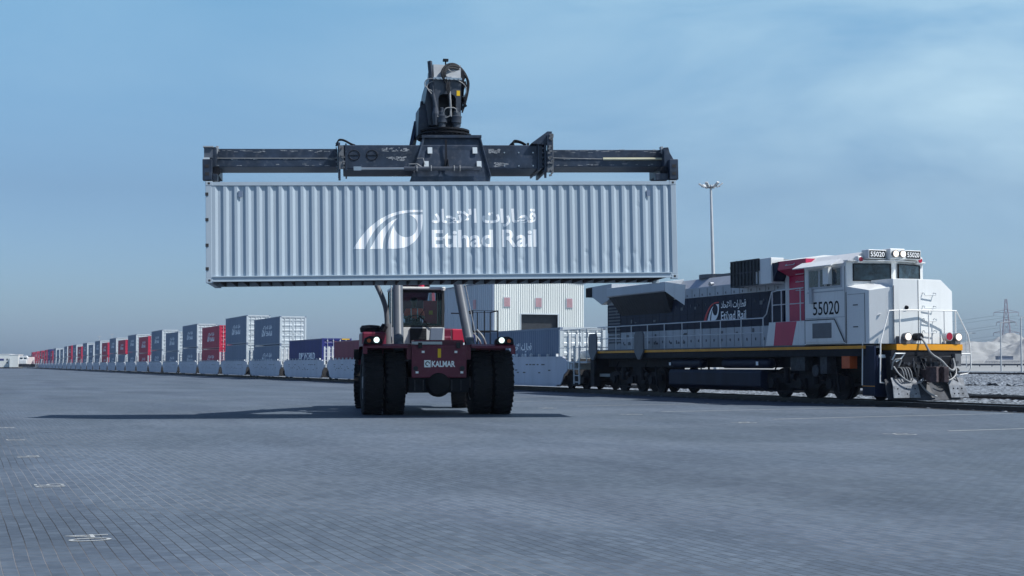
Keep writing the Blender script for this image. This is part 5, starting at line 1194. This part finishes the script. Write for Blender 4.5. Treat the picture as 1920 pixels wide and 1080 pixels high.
# ------------------------------------------------------------ background
def warehouse():
    # frame: x toward the viewer along the railway, y to the right
    Zc = 235.0
    X = (925 - 960) / F * Zc
    r = empty('warehouse', (X, Zc, .9), A - R(90)); tag(r, 'tall white corrugated warehouse with a dark doorway and three faded red louvres', 'warehouse')
    Wd = 168 * Zc / F / CA * 1.03; H = 14.2; D = 60
    mb = MB(); y = 0; n = 42; st = Wd / n
    vs = []
    for i in range(n):
        for (u, dx) in ((0, 0), (.35, 0), (.5, .09), (.85, .09)): vs.append(((i + u) * st, dx))
    vs.append((Wd, 0))
    y0d, y1d, zd = Wd * .30, Wd * .705, 8.9
    mb.add([(dx, yy, z) for yy, dx in vs for z in (zd, H)], [(2 * i, 2 * i + 2, 2 * i + 3, 2 * i + 1) for i in range(len(vs) - 1)])
    low = [v for v in vs if v[0] <= y0d]; hi = [v for v in vs if v[0] >= y1d]
    for seg in (low, hi): mb.add([(dx, yy, z) for yy, dx in seg for z in (-1.5, zd)], [(2 * i, 2 * i + 2, 2 * i + 3, 2 * i + 1) for i in range(len(seg) - 1)])
    mb.build('front_wall', M_clad, r)
    mb = MB(); mb.box(-D, -.05, -.02, .0, -1.5, H); mb.box(-D, -.05, Wd, Wd + .02, -1.5, H)
    for i in range(60): mb.box(-D + i, -D + i + .35, -.07, -.02, -1.5, H)
    mb.build('side_wall', M_cgrey, r)  # shaded side of the white building, shade put into the grey colour
    mb = MB(); mb.prism([(-.3, H), (Wd / 2, H + .9), (Wd + .3, H), (Wd + .3, H + .15), (Wd / 2, H + 1.05), (-.3, H + .15)], 'x', -D, .2); mb.build('roof', M_cgrey2, r)
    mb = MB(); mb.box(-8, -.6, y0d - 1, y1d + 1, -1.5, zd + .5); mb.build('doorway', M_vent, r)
    mb = MB(); mb.box(-.1, .14, y0d - .15, y0d, -1.5, zd); mb.box(-.1, .14, y1d, y1d + .15, -1.5, zd); mb.box(-.1, .14, y0d - .15, y1d + .15, zd, zd + .15); mb.build('door_frame', M_cend, r)
    for q in (.145, .49, .835):
        yy = Wd * q; zz = 10.9
        mb = MB(); mb.box(.1, .16, yy - .62, yy + .62, zz - .85, zz + .85); f = mb.build('louvre_frame', M_cend, r)
        mb = MB()
        for i in range(6): mb.box(.165, .2, yy - .5 + i * .18, yy - .38 + i * .18, zz - .75, zz + .75)
        mb.build('louvre', M_pink, f)
    for x in (-9, -26, -43):
        mb = MB(); mb.box(x - .7, x + .7, -.15, -.072, 10.0, 11.6); mb.build('side_louvre', M_pink, r)
    mb = MB(); mb.box(-.1, .25, -.25, .0, -1.5, H); mb.build('corner_trim', M_cgrey2, r)
warehouse()

def mast(px, ytop, H, lab, lean=0.0, grp='floodlight masts', lamps=True):
    Z = (H - 1.4) / ((684 - ytop) / F)
    r = empty('floodlight_mast', ((px - 960) / F * Z, Z, 0)); r.rotation_euler = (0, lean, 0)
    tag(r, lab, 'floodlight mast', grp)
    mb = MB(); mb.loft([[(q * math.cos(i * .7854), q * math.sin(i * .7854), z) for i in range(8)] for z, q in ((-1, .42), (H * .5, .30), (H, .17))]); mb.build('pole', M_pole, r)
    mb = MB(); mb.lathe((0, 0, H - .6), (0, 0, 1), [(0, .2), (.1, .5), (.3, .5), (.3, .15)], n=16)
    for a_ in (0, 1.05, 2.09, 3.14, 4.19, 5.24): mb.beam((0, 0, H - .4), (1.5 * math.cos(a_), 1.5 * math.sin(a_), H - .3), .08, .1)
    mb.build('head_frame', M_cham, r)
    for a_ in (0, 1.05, 2.09, 3.14, 4.19, 5.24):
        c = Vector((1.45 * math.cos(a_), 1.45 * math.sin(a_), H - .1))
        M = Matrix.Rotation(a_, 3, 'Z') @ Matrix.Rotation(R(-35), 3, 'Y')
        MB().obox(c, (1.1, .5, .22), M).build('floodlight', M_pole, r, bevel=.04)
mast(1342, 345, 30, 'tall grey floodlight mast standing clear above the locomotive', lean=R(-1.2))
mast(187, 631, 30, 'tiny distant floodlight mast, left of two above the far containers')
mast(210, 627, 30, 'tiny distant floodlight mast, right of two above the far containers')

def far_ground(px, c):      # terrain height at c
    pr = [(82, .3), (180, .9), (300, 1.3), (620, 4.4), (6000, 5.5)]
    if c < 60: return .1
    for (a0, b0), (a1, b1) in zip(pr, pr[1:]):
        if a0 <= c <= a1: return b0 + (b1 - b0) * (c - a0) / (a1 - a0)
    return .35
def world_at(px, Z): return (px - 960) / F * Z, Z
def lamp(px, ybase, ytop, Z, lab):
    X, Y = world_at(px, Z); c = X * CA + Y * SA; g = far_ground(0, c); H = 1.4 + (684 - ytop) * Z / F - g
    r = empty('street_lamp', (X, Y, g)); tag(r, lab, 'street lamp', 'lamp posts beyond the tracks')
    MB().cyl((0, 0, -.3), (0, 0, H), .10, .06, n=10).build('post', M_pole, r)
    MB().tube([(0, 0, H), (.5, 0, H + .12), (1.2, 0, H + .15)], .04).build('arm', M_pole, r)
    MB().box(1.1, 1.75, -.12, .12, H + .08, H + .18).build('lamp_head', M_cham, r, bevel=.03)
lamp(1876, 695, 606, 170, 'thin grey lamp post in front of the gravel heaps, left of the nearer pair')
lamp(1914, 697, 596, 150, 'thin grey lamp post at the very right edge of the picture')
lamp(1811, 680, 626, 260, 'short distant lamp post seen just right of the locomotive handrail')

# guard rail beyond the sand strip
X, Y = world_at(1850, 300)
mb = MB(); mb.box(-500, 160, -.1, .1, .35, .75)
for i in range(150): mb.box(-440 + i * 4, -439.85 + i * 4, -.08, .08, -.3, .35)
o = mb.build('guard_rail', mat('dark_guard_rail', (.10, .105, .12), .6), None)
cgr = 210; o.location = (cgr * CA, cgr * SA, far_ground(0, 210) - .1); o.rotation_euler = (0, 0, RZT); tag(o, 'long low dark guard rail across the sand at right', 'guard rail')

# heaps of pale gravel
from mathutils import noise as nz_
def heap(px, Z, rad, H, lab, seed, ax=1.0):
    X, Y = world_at(px, Z); g = 4.0
    def fn(u, v):
        x = (u - .5) * 2 * rad * ax; y = (v - .5) * 2 * rad; d = math.hypot(x / ax, y) / rad
        nn = nz_.fractal(Vector((x * .05 + seed, y * .05, 0)), 1, 2, 5); n2 = nz_.fractal(Vector((x * .3 + seed, y * .3, 3)), 1, 2, 3)
        z = H * max(0, 1 - d) ** 1.15 * (1 + .3 * nn) + (n2 * .5 + nn * 1.5) * (d < 1) * min(1, (1 - d) * 4)
        return (x, y, z - (1.5 if d >= 1 else 0))
    mb = MB(); mb.grid(90, 90, fn); o = mb.build('gravel_heap', M_heap, None, smooth=False, recalc=False); o.location = (X, Y, g - 1)
    if o.data.polygons[len(o.data.polygons) // 2].normal.z < 0: o.data.flip_normals()
    o.data.polygons.foreach_set('use_smooth', [True] * len(o.data.polygons))
    tag(o, lab, 'gravel heap', 'gravel heaps at right')
M_heap = mat('pale_crushed_stone', (0.31, 0.32, 0.32), 0.9, var=0.15, scale=0.12, bump=0.8, bscale=1.2)
heap(1903, 640, 26, 15.5, 'steep pale gravel heap with the highest peak below the pylon', 1.3)
heap(1855, 620, 30, 8.5, 'low broad pale gravel heap left of the steep one', 6.1, 1.5)
heap(1950, 600, 28, 12, 'pale gravel heap cut off by the right edge of the picture', 9.1)
mb = MB(); mb.box(-2.8, 2.8, -2, 2, 0, 1.3); mb.box(-3, 3, -2.2, 2.2, 1.3, 1.45); mb.box(-1.6, -.9, -2.05, -2.0, 0, 1.2); X, Y = world_at(1882, 560); o = mb.build('site_hut', mat('slate_hut_paint', (.14, .17, .24), .6)); o.location = (X, Y, 3.4); tag(o, 'small low dark blue hut at the foot of the gravel heaps', 'hut')

# pylon and its lines
def pylon(px, ytop, Z, lab):
    X, Y = world_at(px, Z); H = (684 - ytop) * Z / F + 1.4 - 4
    r = empty('electricity_pylon', (X, Y, 4), R(-12)); tag(r, lab, 'pylon')
    mb = MB(); bw, tw = H * .085, .6
    lv = [0, .18, .34, .48, .6, .7, .8, .9, 1]
    wd = lambda t: bw * (1 - t) ** 1.1 + tw
    for i in range(len(lv) - 1):
        a0, a1 = lv[i], lv[i + 1]; w0, w1 = wd(a0), wd(a1)
        cs0 = [(-w0, -w0), (w0, -w0), (w0, w0), (-w0, w0)]; cs1 = [(-w1, -w1), (w1, -w1), (w1, w1), (-w1, w1)]
        for j in range(4):
            p, q = cs0[j], cs1[j]; p2, q2 = cs0[(j + 1) % 4], cs1[(j + 1) % 4]
            mb.beam((p[0], p[1], a0 * H), (q[0], q[1], a1 * H), .22, .22); mb.beam((p[0], p[1], a0 * H), (q2[0], q2[1], a1 * H), .14, .14); mb.beam((p2[0], p2[1], a0 * H), (q[0], q[1], a1 * H), .14, .14); mb.beam((q[0], q[1], a1 * H), (q2[0], q2[1], a1 * H), .14, .14)
    mb.build('lattice_tower', M_pylon, r)
    for t, ln in ((.45, .20), (.62, .15), (.78, .19)):
        mb = MB(); z = t * H
        for s in (-1, 1):
            for dy in (-.5, .5): mb.beam((0, dy, z), (s * ln * H, 0, z + .3), .3, .3); mb.beam((0, dy, z + 2.2), (s * ln * H, 0, z + .3), .25, .25)
            mb.cyl((s * ln * H, 0, z + .3), (s * ln * H, 0, z - 2), .15, n=6)
        mb.build('cross_arm', M_pylon, r)
    return X, Y, H
PX, PY, PH = pylon(1887, 561, 950, 'red and white lattice pylon standing hazy behind the gravel heaps')
o = None
mb = MB()
for t, ln in ((.45, .20), (.62, .15), (.78, .19)):
    for s in (-1, 1):
        for dx, dy in ((-330, 260), (260, -120)):
            p0 = Vector((s * ln * PH, 0, t * PH - 2)); p1 = p0 + Vector((dx, dy, 0)); pts = []
            for i in range(13):
                u = i / 12; p = p0.lerp(p1, u); p.z -= 22 * 4 * u * (1 - u) * .5 + 10 * u; pts.append(p)
            mb.tube(pts, .07, n=4)
o = mb.build('power_lines', M_cham); o.location = (PX, PY, 4); tag(o, 'faint sagging power lines running from the red and white pylon', 'power line')

# far left: white site buildings and a small white locomotive
def block(xa, xb, Z, H, lab):
    X0_, _ = world_at(xa, Z); X1_, _ = world_at(xb, Z); wd = X1_ - X0_
    r = empty('site_building', ((X0_ + X1_) / 2, Z, 0), R(-90) + R(8)); tag(r, lab, 'building', 'white buildings at far left')
    MB().box(-9, 0, -wd / 2, wd / 2, .5, H).build('wall', M_clad, r); MB().box(-9.1, .1, -wd / 2 - .1, wd / 2 + .1, H, H + .2).build('roof', M_white, r)
    MB().box(-9, .05, -wd / 2 - .05, wd / 2 + .05, -.1, .5).build('plinth', M_under, r)
    return r, wd
b1, wd = block(-40, 18.4, 540, 5.3, 'long white building with a blue sign cut by the left edge')
MB().box(.01, .06, wd * .06, wd * .32, 3.0, 3.7).build('sign', M_cblue, b1)
for z in (1.9, 3.1): MB().box(.01, .06, wd * .40, wd * .44, z, z + .6).build('window', M_gdark, b1)
b2, wd2 = block(19.4, 35, 536, 5.1, 'small blank white block between the long building and the tiny locomotive')
def tiny_loco():
    X, Y = world_at(43.5, 520); r = empty('locomotive', (X, Y, .1), R(-90) + R(6)); tag(r, 'tiny white locomotive front far away at the left edge', 'locomotive')
    MB().box(-14, -1.2, -1.1, 1.1, 1.6, 4.2).build('hood', M_locw, r)
    MB().prism([(-1.5, 1.6), (-1.5, 3.9), (-1.0, 4.6), (1.0, 4.6), (1.5, 3.9), (1.5, 1.6)], 'x', -3.4, -1.1).build('cab', M_locw, r)
    MB().box(-1.09, -.1, -1.3, 1.3, 1.6, 3.1).build('nose', M_locw, r, bevel=.1)
    for y in (-.7, .7): MB().box(-1.08, -1.05, y - .5, y + .5, 3.4, 3.95).build('windscreen', M_gdark, r)
    MB().box(-14, .2, -1.4, 1.4, .5, 1.59).build('underframe', M_blk, r)
tiny_loco()
# dark locomotive at the tail of the container train
r = empty('locomotive', on_track(xl_of(S0 + DS * 34) - 3, 0, .24), RZT); tag(r, 'dark locomotive at the far tail end of the container train', 'locomotive')
MB().box(-16, 4, -1.45, 1.45, 1.2, 4.9).build('body', M_navy, r, bevel=.1); MB().box(1.5, 3.9, -1.47, 1.47, 3.9, 5.1).build('cab', M_locg, r); MB().box(-16, 4, -1.2, 1.2, .2, 1.19).build('underframe', M_blk, r)

# ------------------------------------------------------------ air
hz = MB(); hz.box(-900, 700, -60, 3000, -1.3, 75)
HZ = bpy.data.materials.new('haze_air'); HZ.use_nodes = True; t = HZ.node_tree
for n in list(t.nodes): t.nodes.remove(n)
ho = t.nodes.new('ShaderNodeOutputMaterial'); pv = t.nodes.new('ShaderNodeVolumePrincipled'); pv.inputs['Color'].default_value = (0.62, 0.76, 1.0, 1); pv.inputs['Density'].default_value = 0.00014; pv.inputs['Anisotropy'].default_value = 0.2
t.links.new(pv.outputs[0], ho.inputs['Volume'])
HAZE = True
if HAZE: tag(hz.build('haze', HZ), kind='stuff')
